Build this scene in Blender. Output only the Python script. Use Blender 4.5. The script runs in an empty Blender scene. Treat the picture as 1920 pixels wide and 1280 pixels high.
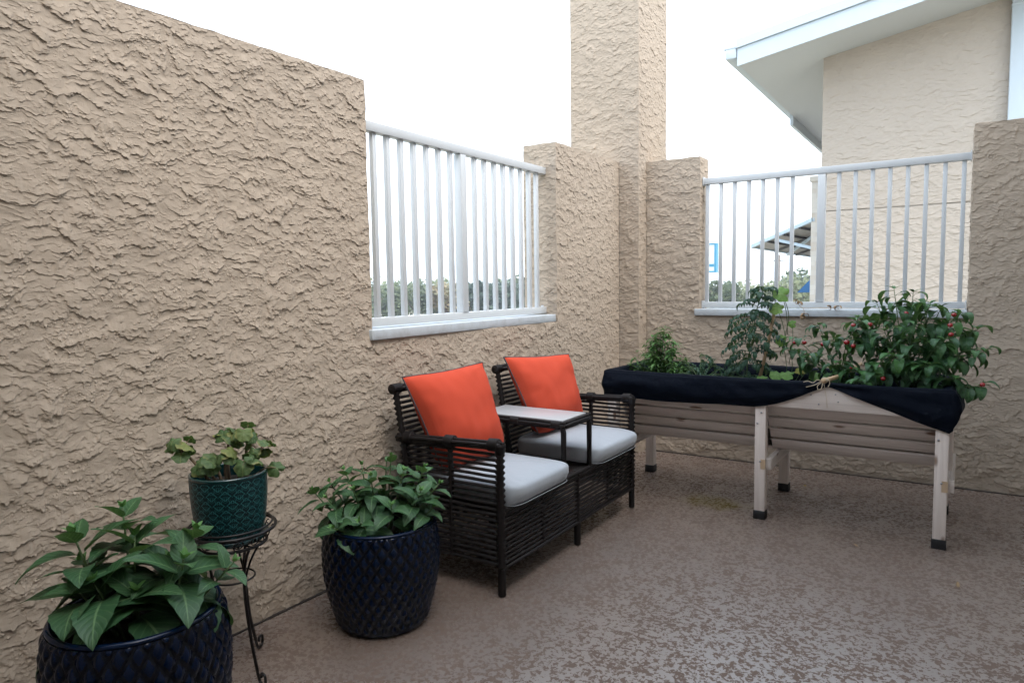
import bpy, bmesh, math, random
import numpy as np
from mathutils import Vector, Matrix, Euler, noise as mnoise
R = math.radians
scene = bpy.context.scene
# ------------------------------------------------------------------ camera
cam_d = bpy.data.cameras.new('camera'); cam = bpy.data.objects.new('camera', cam_d)
scene.collection.objects.link(cam); scene.camera = cam
cam_d.sensor_width = 36.0; cam_d.lens = 1287.7 * 36 / 1920; cam_d.clip_start = 0.02; cam_d.clip_end = 3000
yaw, pitch, roll = R(33.332), R(4.616), R(-0.864)
fw = Vector((-math.sin(yaw) * math.cos(pitch), math.cos(yaw) * math.cos(pitch), -math.sin(pitch)))
rt = Vector((math.cos(yaw), math.sin(yaw), 0)); up = rt.cross(fw)
r2 = math.cos(roll) * rt + math.sin(roll) * up; u2 = -math.sin(roll) * rt + math.cos(roll) * up
m = Matrix((r2, u2, -fw)).transposed().to_4x4(); m.translation = Vector((0, 0, 1.4)); cam.matrix_world = m
# ------------------------------------------------------------------ sky, sun, exposure
SUN_EL, SUN_AZ = R(58), R(112)      # azimuth clockwise from +Y
w = bpy.data.worlds.new('World'); scene.world = w; w.use_nodes = True
nt = w.node_tree; bg = nt.nodes['Background']; sk = nt.nodes.new('ShaderNodeTexSky'); sk.sky_type = 'NISHITA'
sk.sun_disc = False; sk.sun_elevation = SUN_EL; sk.sun_rotation = SUN_AZ; sk.air_density = 1.0; sk.dust_density = 4.0; sk.ozone_density = 1.0
mixw = nt.nodes.new('ShaderNodeMix'); mixw.data_type = 'RGBA'; mixw.inputs[0].default_value = 0.7
mixw.inputs[7].default_value = (5.7, 6.5, 7.3, 1)      # high thin cloud veil over the blue
nt.links.new(sk.outputs[0], mixw.inputs[6]); nt.links.new(mixw.outputs[2], bg.inputs[0]); bg.inputs[1].default_value = 0.12
sun_d = bpy.data.lights.new('sun', 'SUN'); sun_d.energy = 0.5; sun_d.angle = R(35); sun_d.color = (1, .98, .95)
sun = bpy.data.objects.new('sun', sun_d); scene.collection.objects.link(sun)
sd = Vector((math.sin(SUN_AZ) * math.cos(SUN_EL), math.cos(SUN_AZ) * math.cos(SUN_EL), math.sin(SUN_EL)))
sun.rotation_euler = sd.to_track_quat('Z', 'Y').to_euler(); sun.location = sd * 20
vs = scene.view_settings; vs.view_transform = 'Standard'; vs.look = 'None'; vs.gamma = 1; vs.exposure = 2.05
scene.cycles.max_bounces = 6; scene.cycles.diffuse_bounces = 2; scene.cycles.transparent_max_bounces = 12
# ------------------------------------------------------------------ helpers
C = scene.collection
rng = random.Random(7)

def tag(o, label=None, cat=None, group=None, kind=None):
    if label: o['label'] = label
    if cat: o['category'] = cat
    if group: o['group'] = group
    if kind: o['kind'] = kind
    return o

def empty(name, loc, rz=0.0, **kw):
    o = bpy.data.objects.new(name, None); C.objects.link(o); o.location = loc; o.rotation_euler = (0, 0, rz)
    o.empty_display_size = .05
    return tag(o, **kw)

class MB:
    """mesh collector; coordinates local to whatever object it becomes part of"""
    def __init__(s): s.v = []; s.f = []; s.uv = []; s.sm = []
    def add(s, vs, fs, smooth=False, uvs=None):
        b = len(s.v); s.v += [tuple(v) for v in vs]
        for i, f in enumerate(fs):
            s.f.append(tuple(b + k for k in f)); s.sm.append(smooth)
            if uvs is None: s.uv += [(0, 0)] * len(f)
            elif callable(uvs): s.uv += [uvs(k) for k in f]
            else: s.uv += [uvs[k] for k in f]
        return s
    def box(s, lo, hi, M=None, bev=0.0):
        x0, y0, z0 = lo; x1, y1, z1 = hi
        if bev > 0:
            bm = bmesh.new(); bmesh.ops.create_cube(bm, size=1)
            for v in bm.verts: v.co = Vector(((x0 + x1) / 2 + v.co.x * (x1 - x0), (y0 + y1) / 2 + v.co.y * (y1 - y0), (z0 + z1) / 2 + v.co.z * (z1 - z0)))
            bmesh.ops.bevel(bm, geom=bm.edges[:], offset=bev, segments=2, affect='EDGES', profile=.5)
            if M is not None: bm.transform(M)
            bm.verts.ensure_lookup_table(); bm.verts.index_update()
            s.add([v.co for v in bm.verts], [[v.index for v in f.verts] for f in bm.faces], True); bm.free(); return s
        P = [Vector((x, y, z)) for z in (z0, z1) for x, y in ((x0, y0), (x1, y0), (x1, y1), (x0, y1))]
        if M is not None: P = [M @ q for q in P]
        return s.add(P, [(3, 2, 1, 0), (4, 5, 6, 7), (0, 1, 5, 4), (1, 2, 6, 5), (2, 3, 7, 6), (3, 0, 4, 7)])
    def bar(s, a, b, w, h, upv=(0, 0, 1), bev=0.0):
        a, b = Vector(a), Vector(b); d = b - a; L = d.length; d.normalize(); x = d.cross(Vector(upv))
        if x.length < 1e-4: x = d.cross(Vector((1, 0, 0)))
        x.normalize(); y = x.cross(d)
        M = Matrix((x, d, y)).transposed().to_4x4(); M.translation = a
        return s.box((-w / 2, 0, -h / 2), (w / 2, L, h / 2), M, bev)
    def tube(s, pts, r, n=8, closed=False, cap=True):
        pts = [Vector(q) for q in pts]; N = len(pts)
        rad = (lambda i: r[i]) if isinstance(r, (list, tuple)) else (lambda i: r)
        T = []
        for i in range(N):
            if closed: d = pts[(i + 1) % N] - pts[i - 1]
            else: d = pts[min(i + 1, N - 1)] - pts[max(i - 1, 0)]
            if d.length < 1e-9: d = Vector((0, 0, 1))
            T.append(d.normalized())
        u = T[0].orthogonal().normalized(); vs = []
        for i in range(N):
            u = u - T[i] * u.dot(T[i])
            if u.length < 1e-6: u = T[i].orthogonal()
            u.normalize(); w_ = T[i].cross(u)
            for k in range(n):
                a = 2 * math.pi * k / n
                vs.append(pts[i] + (u * math.cos(a) + w_ * math.sin(a)) * rad(i))
        fs = []
        for i in range(N if closed else N - 1):
            j = (i + 1) % N
            for k in range(n):
                fs.append((i * n + k, i * n + (k + 1) % n, j * n + (k + 1) % n, j * n + k))
        if cap and not closed: fs += [tuple(range(n - 1, -1, -1)), tuple(range((N - 1) * n, N * n))]
        return s.add(vs, fs, True)
    def lathe(s, prof, c=(0, 0, 0), n=48, fn=None):
        vs = []; uvs = []
        for j, (r_, z_) in enumerate(prof):
            for k in range(n):
                a = 2 * math.pi * k / n; rr = r_ + (fn(a, z_, j) if fn else 0)
                vs.append((c[0] + rr * math.cos(a), c[1] + rr * math.sin(a), c[2] + z_)); uvs.append((k / n, j / (len(prof) - 1)))
        fs = [(j * n + k, j * n + (k + 1) % n, (j + 1) * n + (k + 1) % n, (j + 1) * n + k) for j in range(len(prof) - 1) for k in range(n)]
        return s.add(vs, fs, True)
    def ball(s, c, r, n=10, sq=(1, 1, 1)):
        vs = [(c[0], c[1], c[2] - r * sq[2])]; h = n // 2
        for j in range(1, h):
            t = math.pi * j / h - math.pi / 2
            for k in range(n):
                a = 2 * math.pi * k / n
                vs.append((c[0] + r * sq[0] * math.cos(t) * math.cos(a), c[1] + r * sq[1] * math.cos(t) * math.sin(a), c[2] + r * sq[2] * math.sin(t)))
        vs.append((c[0], c[1], c[2] + r * sq[2])); L = len(vs) - 1
        fs = [(0, 1 + (k + 1) % n, 1 + k) for k in range(n)]
        for j in range(h - 2):
            for k in range(n):
                a_ = 1 + j * n; fs.append((a_ + k, a_ + (k + 1) % n, a_ + n + (k + 1) % n, a_ + n + k))
        a_ = 1 + (h - 2) * n
        fs += [(a_ + k, a_ + (k + 1) % n, L) for k in range(n)]
        return s.add(vs, fs, True)
    def build(s, name, mat, parent=None, uv=False, loc=None):
        me = bpy.data.meshes.new(name); me.from_pydata(s.v, [], s.f)
        if uv:
            l = me.uv_layers.new(name='UVMap'); l.data.foreach_set('uv', np.array(s.uv, dtype=np.float32).ravel())
        me.polygons.foreach_set('use_smooth', s.sm); me.update()
        o = bpy.data.objects.new(name, me); C.objects.link(o)
        if mat: me.materials.append(mat)
        if parent: o.parent = parent
        if loc is not None: o.location = loc
        return o

def vnoise(X,Y,seed):
    """smooth gradient noise, about -1..1"""
    xi=np.floor(X).astype(np.int64); yi=np.floor(Y).astype(np.int64); xf=X-xi; yf=Y-yi
    def g(ix,iy):
        h=(ix*374761393+iy*668265263+seed*362437)&0xffffffff
        h=((h^(h>>13))*1274126177)&0xffffffff; h=(h^(h>>16))&0xffff
        a=h*(2*np.pi/65536); return np.cos(a),np.sin(a)
    u=xf*xf*xf*(xf*(xf*6-15)+10); v=yf*yf*yf*(yf*(yf*6-15)+10)
    r=[]
    for dx in (0,1):
        for dy in (0,1):
            c,s=g(xi+dx,yi+dy); r.append(c*(xf-dx)+s*(yf-dy))
    return ((r[0]*(1-v)+r[1]*v)*(1-u)+(r[2]*(1-v)+r[3]*v)*u)*1.5
def fbm(X,Y,seed,oct=4,rough=.5):
    t=0;a=1;s=0
    for k in range(oct):
        t=t+a*vnoise(X*2**k+k*17.3,Y*2**k-k*9.1,seed+k*13); s+=a; a*=rough
    return t/s
def plaster(U,V,seed,step,scl=1.0):
    """height in metres of a skip-trowelled coat; U along the wall, V up; row 0 = bottom"""
    wx=fbm(U*3*scl,V*3*scl,seed+1,3)*.10/scl; wy=fbm(U*3*scl,V*3*scl,seed+2,3)*.07/scl
    rag=fbm(U*28*scl,V*34*scl,seed+3,4,.62)
    H=fbm(U*2.5,V*2.5,seed+4,2)*.0015
    for k,(fu,fv,thr,A,rg,grow,off) in enumerate(((5,12,.0,.0046,.34,.045,5),(10,22,.05,.0038,.42,.035,31),(22,42,.14,.0032,.36,.025,57))):
        n=fbm((U+wx)*fu*scl,(V+wy)*fv*scl,seed+off,3,.5)+rag*rg
        inside=n>thr
        t=np.zeros_like(U); cur=np.zeros(U.shape[1])
        g=1-np.exp(-step/(grow/scl))
        for r in range(U.shape[0]-1,-1,-1):
            cur=np.where(inside[r],cur+(1-cur)*g,cur*np.exp(-step/.0015)); t[r]=cur
        lip=np.zeros_like(U); cur=np.zeros(U.shape[1])
        for r in range(U.shape[0]):
            out=~inside[r]; cur=np.where(out,1,cur*np.exp(-step/(.004/scl))); lip[r]=np.where(out,0,cur)
        m=.35+.65*np.clip(fbm(U*5*scl,V*6*scl,seed+off+7,2)*2+.6,0,1)
        t=t*(1+.5*lip)
        for _ in range(2): t[:,1:-1]=(t[:,:-2]+2*t[:,1:-1]+t[:,2:])*.25
        H=H+A*m*t
    cr=fbm(U*46*scl,V*52*scl,seed+74,2); H=H+np.clip(cr-.25,0,1)*.009*np.clip(fbm(U*9,V*9,seed+75,2)*3,0,1)
    sm=np.clip(fbm(U*4,V*5,seed+70,2)*2.5+.3,0,1)
    H=H+fbm(U*5*scl,(V+wy*1.5)*90*scl,seed+71,3,.6)*.0006*sm
    pk=fbm(U*60*scl,V*70*scl,seed+72,2); H=H+np.clip(pk-.28,0,1)*.006*np.clip(fbm(U*6,V*6,seed+73,2)*2,0,1)
    return H/scl

def stucco_obj(name, mat, faces, parent=None, seed=1, amp=1.0, scl=1.0, sagk=1.25):
    """real relief: every rectangle (origin, uvec, vvec, step[, turn]) is finely tessellated and pushed out along its normal"""
    V = []; F = []; base = 0
    for o_, u_, v_, st, *op in faces:
        o_, u_, v_ = np.array(o_, float), np.array(u_, float), np.array(v_, float)
        lu, lv = np.linalg.norm(u_), np.linalg.norm(v_)
        nu = max(2, round(lu / st)); nv = max(2, round(lv / st))
        A, B = np.meshgrid(np.linspace(0, 1, nu + 1), np.linspace(0, 1, nv + 1))
        nrm = np.cross(u_, v_); nrm /= np.linalg.norm(nrm); Pp = o_ + A[..., None] * u_ + B[..., None] * v_
        ud = u_ / lu; U = Pp @ ud; Vv = Pp[..., 2] if abs(v_[2]) > 0 else Pp @ (v_ / lv)
        sd_ = seed + int(abs(nrm[1]) * 100 + abs(nrm[2]) * 200)
        H = plaster(U, Vv, sd_, lv / nv, scl) * amp - .0006 * amp
        e = np.minimum(np.minimum(A, 1 - A) * lu, np.minimum(B, 1 - B) * lv)
        tp_ = np.clip(e / .007, 0, 1)
        if op: tp_ = np.where(op[0](Pp), 1.0, tp_)
        Hh = H * tp_; Pp = Pp + nrm * Hh[..., None] - (v_ / lv) * (Hh * sagk)[..., None]   # plaster sags over its own lower lip
        V.append(Pp.reshape(-1, 3))
        i = np.arange(nv)[:, None] * (nu + 1) + np.arange(nu)[None]
        F.append(np.stack([i, i + 1, i + nu + 2, i + nu + 1], -1).reshape(-1, 4) + base); base += (nu + 1) * (nv + 1)
    V = np.concatenate(V); F = np.concatenate(F)
    # uneven corners: a smooth wobble shared by all faces, so they stay joined
    for ax, (a_, b_) in enumerate(((1, 2), (0, 2), (0, 1))):
        V[:, ax] += fbm(V[:, a_] * 9 + V[:, ax] * 3, V[:, b_] * 9, 900 + ax, 3, .6) * .0045
    me = bpy.data.meshes.new(name)
    me.vertices.add(len(V)); me.vertices.foreach_set('co', V.astype(np.float32).ravel())
    me.loops.add(F.size); me.loops.foreach_set('vertex_index', F.astype(np.int32).ravel())
    me.polygons.add(len(F)); me.polygons.foreach_set('loop_start', np.arange(0, F.size, 4, dtype=np.int32))
    me.polygons.foreach_set('loop_total', np.full(len(F), 4, dtype=np.int32))
    me.polygons.foreach_set('use_smooth', np.zeros(len(F), bool)); me.update(); me.validate()
    o = bpy.data.objects.new(name, me); C.objects.link(o); me.materials.append(mat)
    if parent: o.parent = parent
    return o

def block_faces(x0, x1, y0, y1, z0, z1, st, skip='', stb=None):
    """outward-facing rectangles of a box; stb = coarse step for the faces in capital letters list"""
    X, Y, Z = x1 - x0, y1 - y0, z1 - z0
    d = {'f': ((x0, y0, z0), (X, 0, 0), (0, 0, Z)), 'b': ((x1, y1, z0), (-X, 0, 0), (0, 0, Z)),
         'l': ((x0, y1, z0), (0, -Y, 0), (0, 0, Z)), 'r': ((x1, y0, z0), (0, Y, 0), (0, 0, Z)),
         't': ((x0, y0, z1), (X, 0, 0), (0, Y, 0)), 'u': ((x0, y1, z0), (X, 0, 0), (0, -Y, 0))}
    return [(*d[k], st) for k in d if k not in skip]
# ------------------------------------------------------------------ node helper
class N:
    def __init__(s, name):
        s.m = bpy.data.materials.new(name); s.m.use_nodes = True; s.t = s.m.node_tree
        s.b = s.t.nodes['Principled BSDF']; s.out = s.t.nodes['Material Output']
    def n(s, typ, ins=None, **kw):
        o = s.t.nodes.new('ShaderNode' + typ)
        for k, v in kw.items(): setattr(o, k, v)
        for k, v in (ins or {}).items(): s.set(o.inputs[k], v)
        return o
    def set(s, sock, v):
        if isinstance(v, bpy.types.NodeSocket): s.t.links.new(v, sock)
        elif isinstance(v, bpy.types.Node): s.t.links.new(v.outputs[0], sock)
        else: sock.default_value = v
    def math(s, op, a, b=0.0, c=0.0, clamp=False):
        o = s.n('Math', {0: a, 1: b, 2: c}, operation=op); o.use_clamp = clamp; return o.outputs[0]
    def coord(s, which='Object'): return s.n('TexCoord').outputs[which]
    def map(s, v, scale=(1, 1, 1), loc=(0, 0, 0), rot=(0, 0, 0)): return s.n('Mapping', {0: v, 1: loc, 2: rot, 3: scale}).outputs[0]
    def noise(s, v, scale, detail=3, rough=.5, dist=0.0, out=0):
        return s.n('TexNoise', {'Vector': v, 'Scale': scale, 'Detail': detail, 'Roughness': rough, 'Distortion': dist}).outputs[out]
    def ramp(s, v, stops, interp='LINEAR'):
        o = s.n('ValToRGB', {0: v}); e = o.color_ramp.elements; o.color_ramp.interpolation = interp
        while len(e) < len(stops): e.new(.5)
        for k, (p_, c_) in enumerate(stops):
            e[k].position = p_; e[k].color = c_ if len(c_) == 4 else (*c_, 1)
        return o.outputs[0]
    def sstep(s, v, a, b): return s.n('MapRange', {0: v, 1: a, 2: b, 3: 0.0, 4: 1.0}, interpolation_type='SMOOTHSTEP').outputs[0]
    def mix(s, f, a, b, blend='MIX'):
        o = s.n('Mix', data_type='RGBA', blend_type=blend)
        s.set(o.inputs[0], f); s.set(o.inputs[6], a if not isinstance(a, tuple) or len(a) == 4 else (*a, 1)); s.set(o.inputs[7], b if not isinstance(b, tuple) or len(b) == 4 else (*b, 1))
        return o.outputs[2]
    def bump(s, h, strength=.5, dist=.01, nrm=None):
        o = s.n('Bump', {'Height': h, 'Strength': strength, 'Distance': dist})
        if nrm: s.set(o.inputs['Normal'], nrm)
        return o.outputs[0]
    def done(s, color=None, rough=.6, normal=None, **kw):
        if color is not None: s.set(s.b.inputs['Base Color'], (*color, 1) if isinstance(color, tuple) and len(color) == 3 else color)
        s.set(s.b.inputs['Roughness'], rough)
        if normal: s.set(s.b.inputs['Normal'], normal)
        for k, v in kw.items(): s.set(s.b.inputs[k.replace('_', ' ')], v)
        return s.m

def stucco(name, col, seed=0.0):
    s = N(name); p = s.map(s.coord(), loc=(seed, seed, seed))
    c1 = s.noise(p, 1.3, 4, .6); c2 = s.noise(p, 30, 3, .6)
    dark = tuple(x * .88 for x in col); light = tuple(min(1, x * 1.1) for x in col)
    cc = s.mix(s.math('ADD', s.math('MULTIPLY', c1, .7), s.math('MULTIPLY', c2, .3)), dark, light)
    return s.done(cc, .9, s.bump(s.noise(p, 260, 3, .65), .5, .0012), Specular_IOR_Level=.2)
STUC = (.43, .353, .277)
M = {}
M['stucco'] = stucco('trowelled_stucco', STUC)
M['stucco_far'] = stucco('far_stucco', (.46, .40, .34), seed=3.3)

def metal_white():
    s = N('white_railing_paint'); co = s.coord()
    n_ = s.noise(co, 9, 4, .6); d = s.noise(co, 120, 2)
    c = s.mix(s.sstep(n_, .5, .9), (.57, .59, .60), (.54, .555, .56))
    return s.done(c, .42, s.bump(d, .15, .002))
M['rail'] = metal_white()
def concrete_sill():
    s = N('painted_sill'); co = s.coord()
    c = s.mix(s.sstep(s.noise(co, 14, 5, .65), .4, .75), (.50, .54, .57), (.42, .44, .45))
    return s.done(c, .6, s.bump(s.noise(co, 60, 4), .4, .003))
M['sill'] = concrete_sill()

def floor_mat():
    s = N('knockdown_concrete'); co = s.coord()
    w_ = s.n('TexNoise', {'Vector': co, 'Scale': 60.0, 'Detail': 2.0})
    wv = s.n('VectorMath', {0: w_.outputs['Color'], 3: .014}, operation='SCALE').outputs[0]
    q = s.n('VectorMath', {0: co, 1: wv}, operation='ADD').outputs[0]
    a = s.noise(q, 56, 4, .62, .5); b = s.noise(s.map(co, loc=(5, 3, 0)), 7, 3, .5)
    k = s.math('ADD', a, s.math('MULTIPLY', s.math('SUBTRACT', b, .5), .22))
    flat = s.sstep(k, .475, .50)           # raised, trowelled-down islands
    big = s.noise(co, 1.1, 4, .6)
    hi = s.mix(big, (.205, .152, .122), (.160, .120, .097)); lo = s.mix(big, (.168, .121, .097), (.140, .103, .084))
    c = s.mix(flat, lo, hi)
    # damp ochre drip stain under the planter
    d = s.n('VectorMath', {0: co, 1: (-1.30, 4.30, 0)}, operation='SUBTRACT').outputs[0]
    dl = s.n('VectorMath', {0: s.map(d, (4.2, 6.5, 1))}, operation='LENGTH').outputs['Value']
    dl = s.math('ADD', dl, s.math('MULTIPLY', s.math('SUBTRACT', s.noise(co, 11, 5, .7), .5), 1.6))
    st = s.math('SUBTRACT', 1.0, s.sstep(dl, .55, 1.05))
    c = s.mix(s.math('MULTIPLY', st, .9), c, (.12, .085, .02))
    spots = s.n('TexVoronoi', {'Vector': co, 'Scale': 6.0, 'Randomness': 1.0}).outputs['Distance']
    c = s.mix(s.math('SUBTRACT', 1.0, s.sstep(spots, .012, .022)), c, (.03, .02, .015))
    rg = s.mix(flat, (.8, .8, .8), (.42, .42, .42))
    return s.done(c, rg, s.bump(flat, .5, .0022, s.bump(s.noise(co, 220, 3), .25, .001)), Specular_IOR_Level=s.math('MULTIPLY', flat, .9), Coat_Weight=s.math('MULTIPLY', flat, 1.0), Coat_Roughness=.36, Coat_IOR=2.0)
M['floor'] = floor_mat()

# ------------------------------------------------------------------ setting
MB().add([(-3.3, -4, 0), (1.6, -4, 0), (1.6, 5.9, 0), (-3.3, 5.9, 0), (-3.3, -4, -.2), (1.6, -4, -.2), (1.6, 5.9, -.2), (-3.3, 5.9, -.2)],
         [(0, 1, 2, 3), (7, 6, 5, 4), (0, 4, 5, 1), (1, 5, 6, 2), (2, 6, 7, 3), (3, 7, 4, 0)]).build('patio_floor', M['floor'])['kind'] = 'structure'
TOP = 2.395; SB = 1.145; ST = 1.195          # wall top, sill underside, sill top
def shear(o):      # the long wall is not quite square to the back wall
    me = o.data; n = len(me.vertices); a = np.empty(n * 3, np.float32); me.vertices.foreach_get('co', a); a = a.reshape(-1, 3)
    a[:, 0] += (a[:, 1] - 2.4) * .016; me.vertices.foreach_set('co', a.ravel()); me.update(); return o
X1 = -2.436; T1 = .27
lw = empty('stucco_wall', (0, 0, 0), label='long stucco wall on the left, tall solid part and low part under the railing', cat='wall')
shear(stucco_obj('tall_section', M['stucco'], [((X1, -.6, 0), (0, .8, 0), (0, 0, TOP), .01), ((X1, .2, 0), (0, 2.25, 0), (0, 0, TOP), .0023, lambda P: (P[..., 1] > 2.3) & (P[..., 2] < SB - .03) & (P[..., 2] > .01)), ((X1 - T1, -.6, TOP), (T1, 0, 0), (0, 3.05, 0), .008),
        ((X1, 2.45, SB), (-T1, 0, 0), (0, 0, TOP - SB), .006)], lw, 11, 2.0, 1.72))
shear(stucco_obj('low_section', M['stucco'], [((X1, 2.45, 0), (0, 1.80, 0), (0, 0, SB), .0028, lambda P: (P[..., 2] < SB - .03) & (P[..., 2] > .01)), ((X1, 4.25, 0), (0, 1.01, 0), (0, 0, TOP), .0034, lambda P: (P[..., 1] < 4.3) & (P[..., 2] < SB - .03) & (P[..., 2] > .01)),
        ((X1 - T1, 4.25, SB), (T1, 0, 0), (0, 0, TOP - SB), .0045), ((X1 - T1, 4.25, TOP), (T1, 0, 0), (0, 1.01, 0), .008)], lw, 11, 2.0, 1.72))
bk = MB(); bk.box((X1 - T1 - .005, -.6, 0), (X1 - .03, 2.43, TOP - .03)); bk.box((X1 - T1, 2.43, 0), (X1 - .03, 5.24, SB - .01)); bk.box((X1 - T1 + .03, 4.28, SB - .01), (X1 - .03, 5.24, TOP - .03))
shear(bk.build('wall_core', M['stucco'], lw))
Y2 = 5.424; T2 = .20
tag(stucco_obj('stucco_column', M['stucco'], [((-2.835, 5.268, 0), (.616, 0, 0), (0, 0, 4.6), .0044), ((-2.219, 5.268, 0), (0, .612, 0), (0, 0, 4.6), .0044),
        ((-2.835, 5.88, 0), (0, -.612, 0), (0, 0, 4.6), .03), ((-2.219, 5.88, 0), (-.616, 0, 0), (0, 0, 4.6), .03)], None, 21, 1.9, 1.7),
    'tall square stucco column rising behind the corner between the two railings', 'column')
bw = empty('stucco_wall', (0, 0, 0), label='back stucco wall behind the raised planter, with a railing in its opening', cat='wall')
stucco_obj('wall_face', M['stucco'], [((-2.219, Y2, 0), (2.244, 0, 0), (0, 0, SB), .0042, lambda P: ((P[..., 0] < -1.80) & (P[..., 0] > -2.2) & (P[..., 2] > .5)) | ((P[..., 0] > -.1) & (P[..., 2] < SB - .03) & (P[..., 2] > .01))), ((-2.219, Y2, SB), (.452, 0, 0), (0, 0, TOP - SB), .0042, lambda P: (P[..., 2] < SB + .05) & (P[..., 0] < -1.80) & (P[..., 0] > -2.2)),
        ((.025, Y2, 0), (.70, 0, 0), (0, 0, TOP), .0042, lambda P: (P[..., 0] < .1) & (P[..., 2] < SB - .03) & (P[..., 2] > .01)), ((-1.767, Y2, SB), (0, T2, 0), (0, 0, TOP - SB), .0055), ((.025, Y2 + T2, SB), (0, -T2, 0), (0, 0, TOP - SB), .0055),
        ((-2.219, Y2, TOP), (.452, 0, 0), (0, T2, 0), .008), ((.025, Y2, TOP), (.70, 0, 0), (0, T2, 0), .008)], bw, 31, 2.2, 1.6)
bk = MB(); bk.box((-2.2, Y2 + .03, 0), (.72, Y2 + T2, SB - .01)); bk.box((-2.2, Y2 + .03, SB - .01), (-1.787, Y2 + T2 - .002, TOP - .03)); bk.box((.045, Y2 + .03, SB - .01), (.72, Y2 + T2 - .002, TOP - .03))
bk.build('wall_core', M['stucco'], bw)


# ------------------------------------------------------------------ object materials
def simple(name, col, rough=.6, bscale=80, bstr=.2, bdist=.001, var=.12, **kw):
    s = N(name); co = s.coord(); n_ = s.noise(co, bscale * .15, 4, .6)
    c = s.mix(n_, tuple(x * (1 - var) for x in col), tuple(min(1, x * (1 + var)) for x in col))
    return s.done(c, rough, s.bump(s.noise(co, bscale, 4, .6), bstr, bdist), **kw)
def rattan_mat():
    s = N('dark_resin_wicker'); co = s.coord()
    n_ = s.noise(co, 35, 4, .6)
    c = s.mix(n_, (.006, .0045, .0045), (.020, .016, .015))
    wv = s.n('TexWave', {'Vector': co, 'Scale': 45.0, 'Distortion': 1.5, 'Detail': 2.0}).outputs['Fac']
    return s.done(c, .5, s.bump(wv, .35, .0015), Specular_IOR_Level=.2)
def fabric(name, col, scale=900, var=.1, sheen=.3, rough=.9, big=.25):
    s = N(name); co = s.coord()
    a = s.n('TexWave', {'Vector': co, 'Scale': scale * .2, 'Distortion': 2.0}, bands_direction='X').outputs['Fac']
    b = s.n('TexWave', {'Vector': co, 'Scale': scale * .2, 'Distortion': 2.0}, bands_direction='Z').outputs['Fac']
    weave = s.math('MULTIPLY', a, b); n_ = s.noise(co, 240, 3, .7); g = s.noise(co, 7, 3, .6)
    f = s.math('ADD', s.math('MULTIPLY', n_, .6), s.math('MULTIPLY', g, .4))
    c = s.mix(f, tuple(x * (1 - var) for x in col), tuple(min(1, x * (1 + var)) for x in col))
    h = s.math('ADD', s.math('MULTIPLY', weave, .3), s.math('MULTIPLY', n_, .7))
    nb = s.bump(s.noise(co, 16, 3, .55), big, .012)
    return s.done(c, rough, s.bump(h, .3, .0012, nb), Sheen_Weight=sheen, Specular_IOR_Level=.2)
M['rattan'] = rattan_mat()
M['seat'] = fabric('pale_grey_canvas', (.37, .40, .435), var=.07, big=.18)
M['orange'] = fabric('orange_linen', (.50, .064, .031), var=.12, sheen=0, big=.06)
M['piping'] = simple('charcoal_piping', (.06, .055, .06), .8)
M['tabletop'] = simple('frosted_grey_tabletop', (.42, .42, .43), .28, 300, .05, .0005, .04)
M['linerblack'] = fabric('black_landscape_fabric', (.0022, .0042, .0095), var=.25, sheen=0, rough=.62, big=.6); M['linerblack'].node_tree.nodes['Principled BSDF'].inputs['Specular IOR Level'].default_value = .06
M['blackplastic'] = simple('black_rubber', (.006, .006, .007), .6)
M['iron'] = simple('black_iron', (.012, .010, .010), .35, 120, .3, .001, Metallic=.4)
M['screw'] = simple('zinc_screw', (.35, .35, .36), .35, Metallic=.9)
M['soil'] = simple('dark_soil', (.035, .024, .017), .95, 60, 1.0, .02, .5)
M['twine'] = simple('cotton_twine', (.55, .45, .32), .9, 300, .6, .001)
M['bamboo'] = simple('bamboo_stake', (.48, .33, .19), .6, 60, .3, .001, .25)
def wood_mat(name='whitewashed_fir', ax=0, k_=1.0):
    s = N(name); co = s.coord()
    sc = [38, 38, 38]; sc[ax] = 1.6
    g = s.noise(s.map(co, tuple(sc)), 1.0, 5, .6, .8); k = s.noise(s.map(co, tuple(x * 3 for x in sc)), 1.0, 3, .5)
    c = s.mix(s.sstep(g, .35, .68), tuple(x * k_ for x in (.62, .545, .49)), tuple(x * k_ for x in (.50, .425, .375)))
    c = s.mix(s.math('MULTIPLY', k, .25), c, (.70, .66, .63))
    sc2 = [9, 9, 9]; sc2[ax] = 3.2
    vo = s.n('TexVoronoi', {'Vector': s.map(co, tuple(sc2)), 'Scale': 1.0}).outputs['Distance']
    c = s.mix(s.math('SUBTRACT', 1.0, s.sstep(vo, .09, .17)), c, (.20, .12, .075))
    return s.done(c, .68, s.bump(g, .25, .0015))
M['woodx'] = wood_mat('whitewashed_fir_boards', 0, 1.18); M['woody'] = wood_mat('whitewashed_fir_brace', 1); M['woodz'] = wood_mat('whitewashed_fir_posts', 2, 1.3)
M['woodraw'] = simple('raw_timber_patch', (.46, .33, .21), .75)
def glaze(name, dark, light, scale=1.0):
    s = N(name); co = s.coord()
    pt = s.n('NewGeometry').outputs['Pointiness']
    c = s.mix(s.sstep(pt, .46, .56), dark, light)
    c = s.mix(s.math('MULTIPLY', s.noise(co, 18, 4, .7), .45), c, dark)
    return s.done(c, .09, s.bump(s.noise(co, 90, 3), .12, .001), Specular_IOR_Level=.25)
M['blueglaze'] = glaze('cobalt_glaze', (.0004, .001, .003), (.0008, .008, .032))
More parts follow.
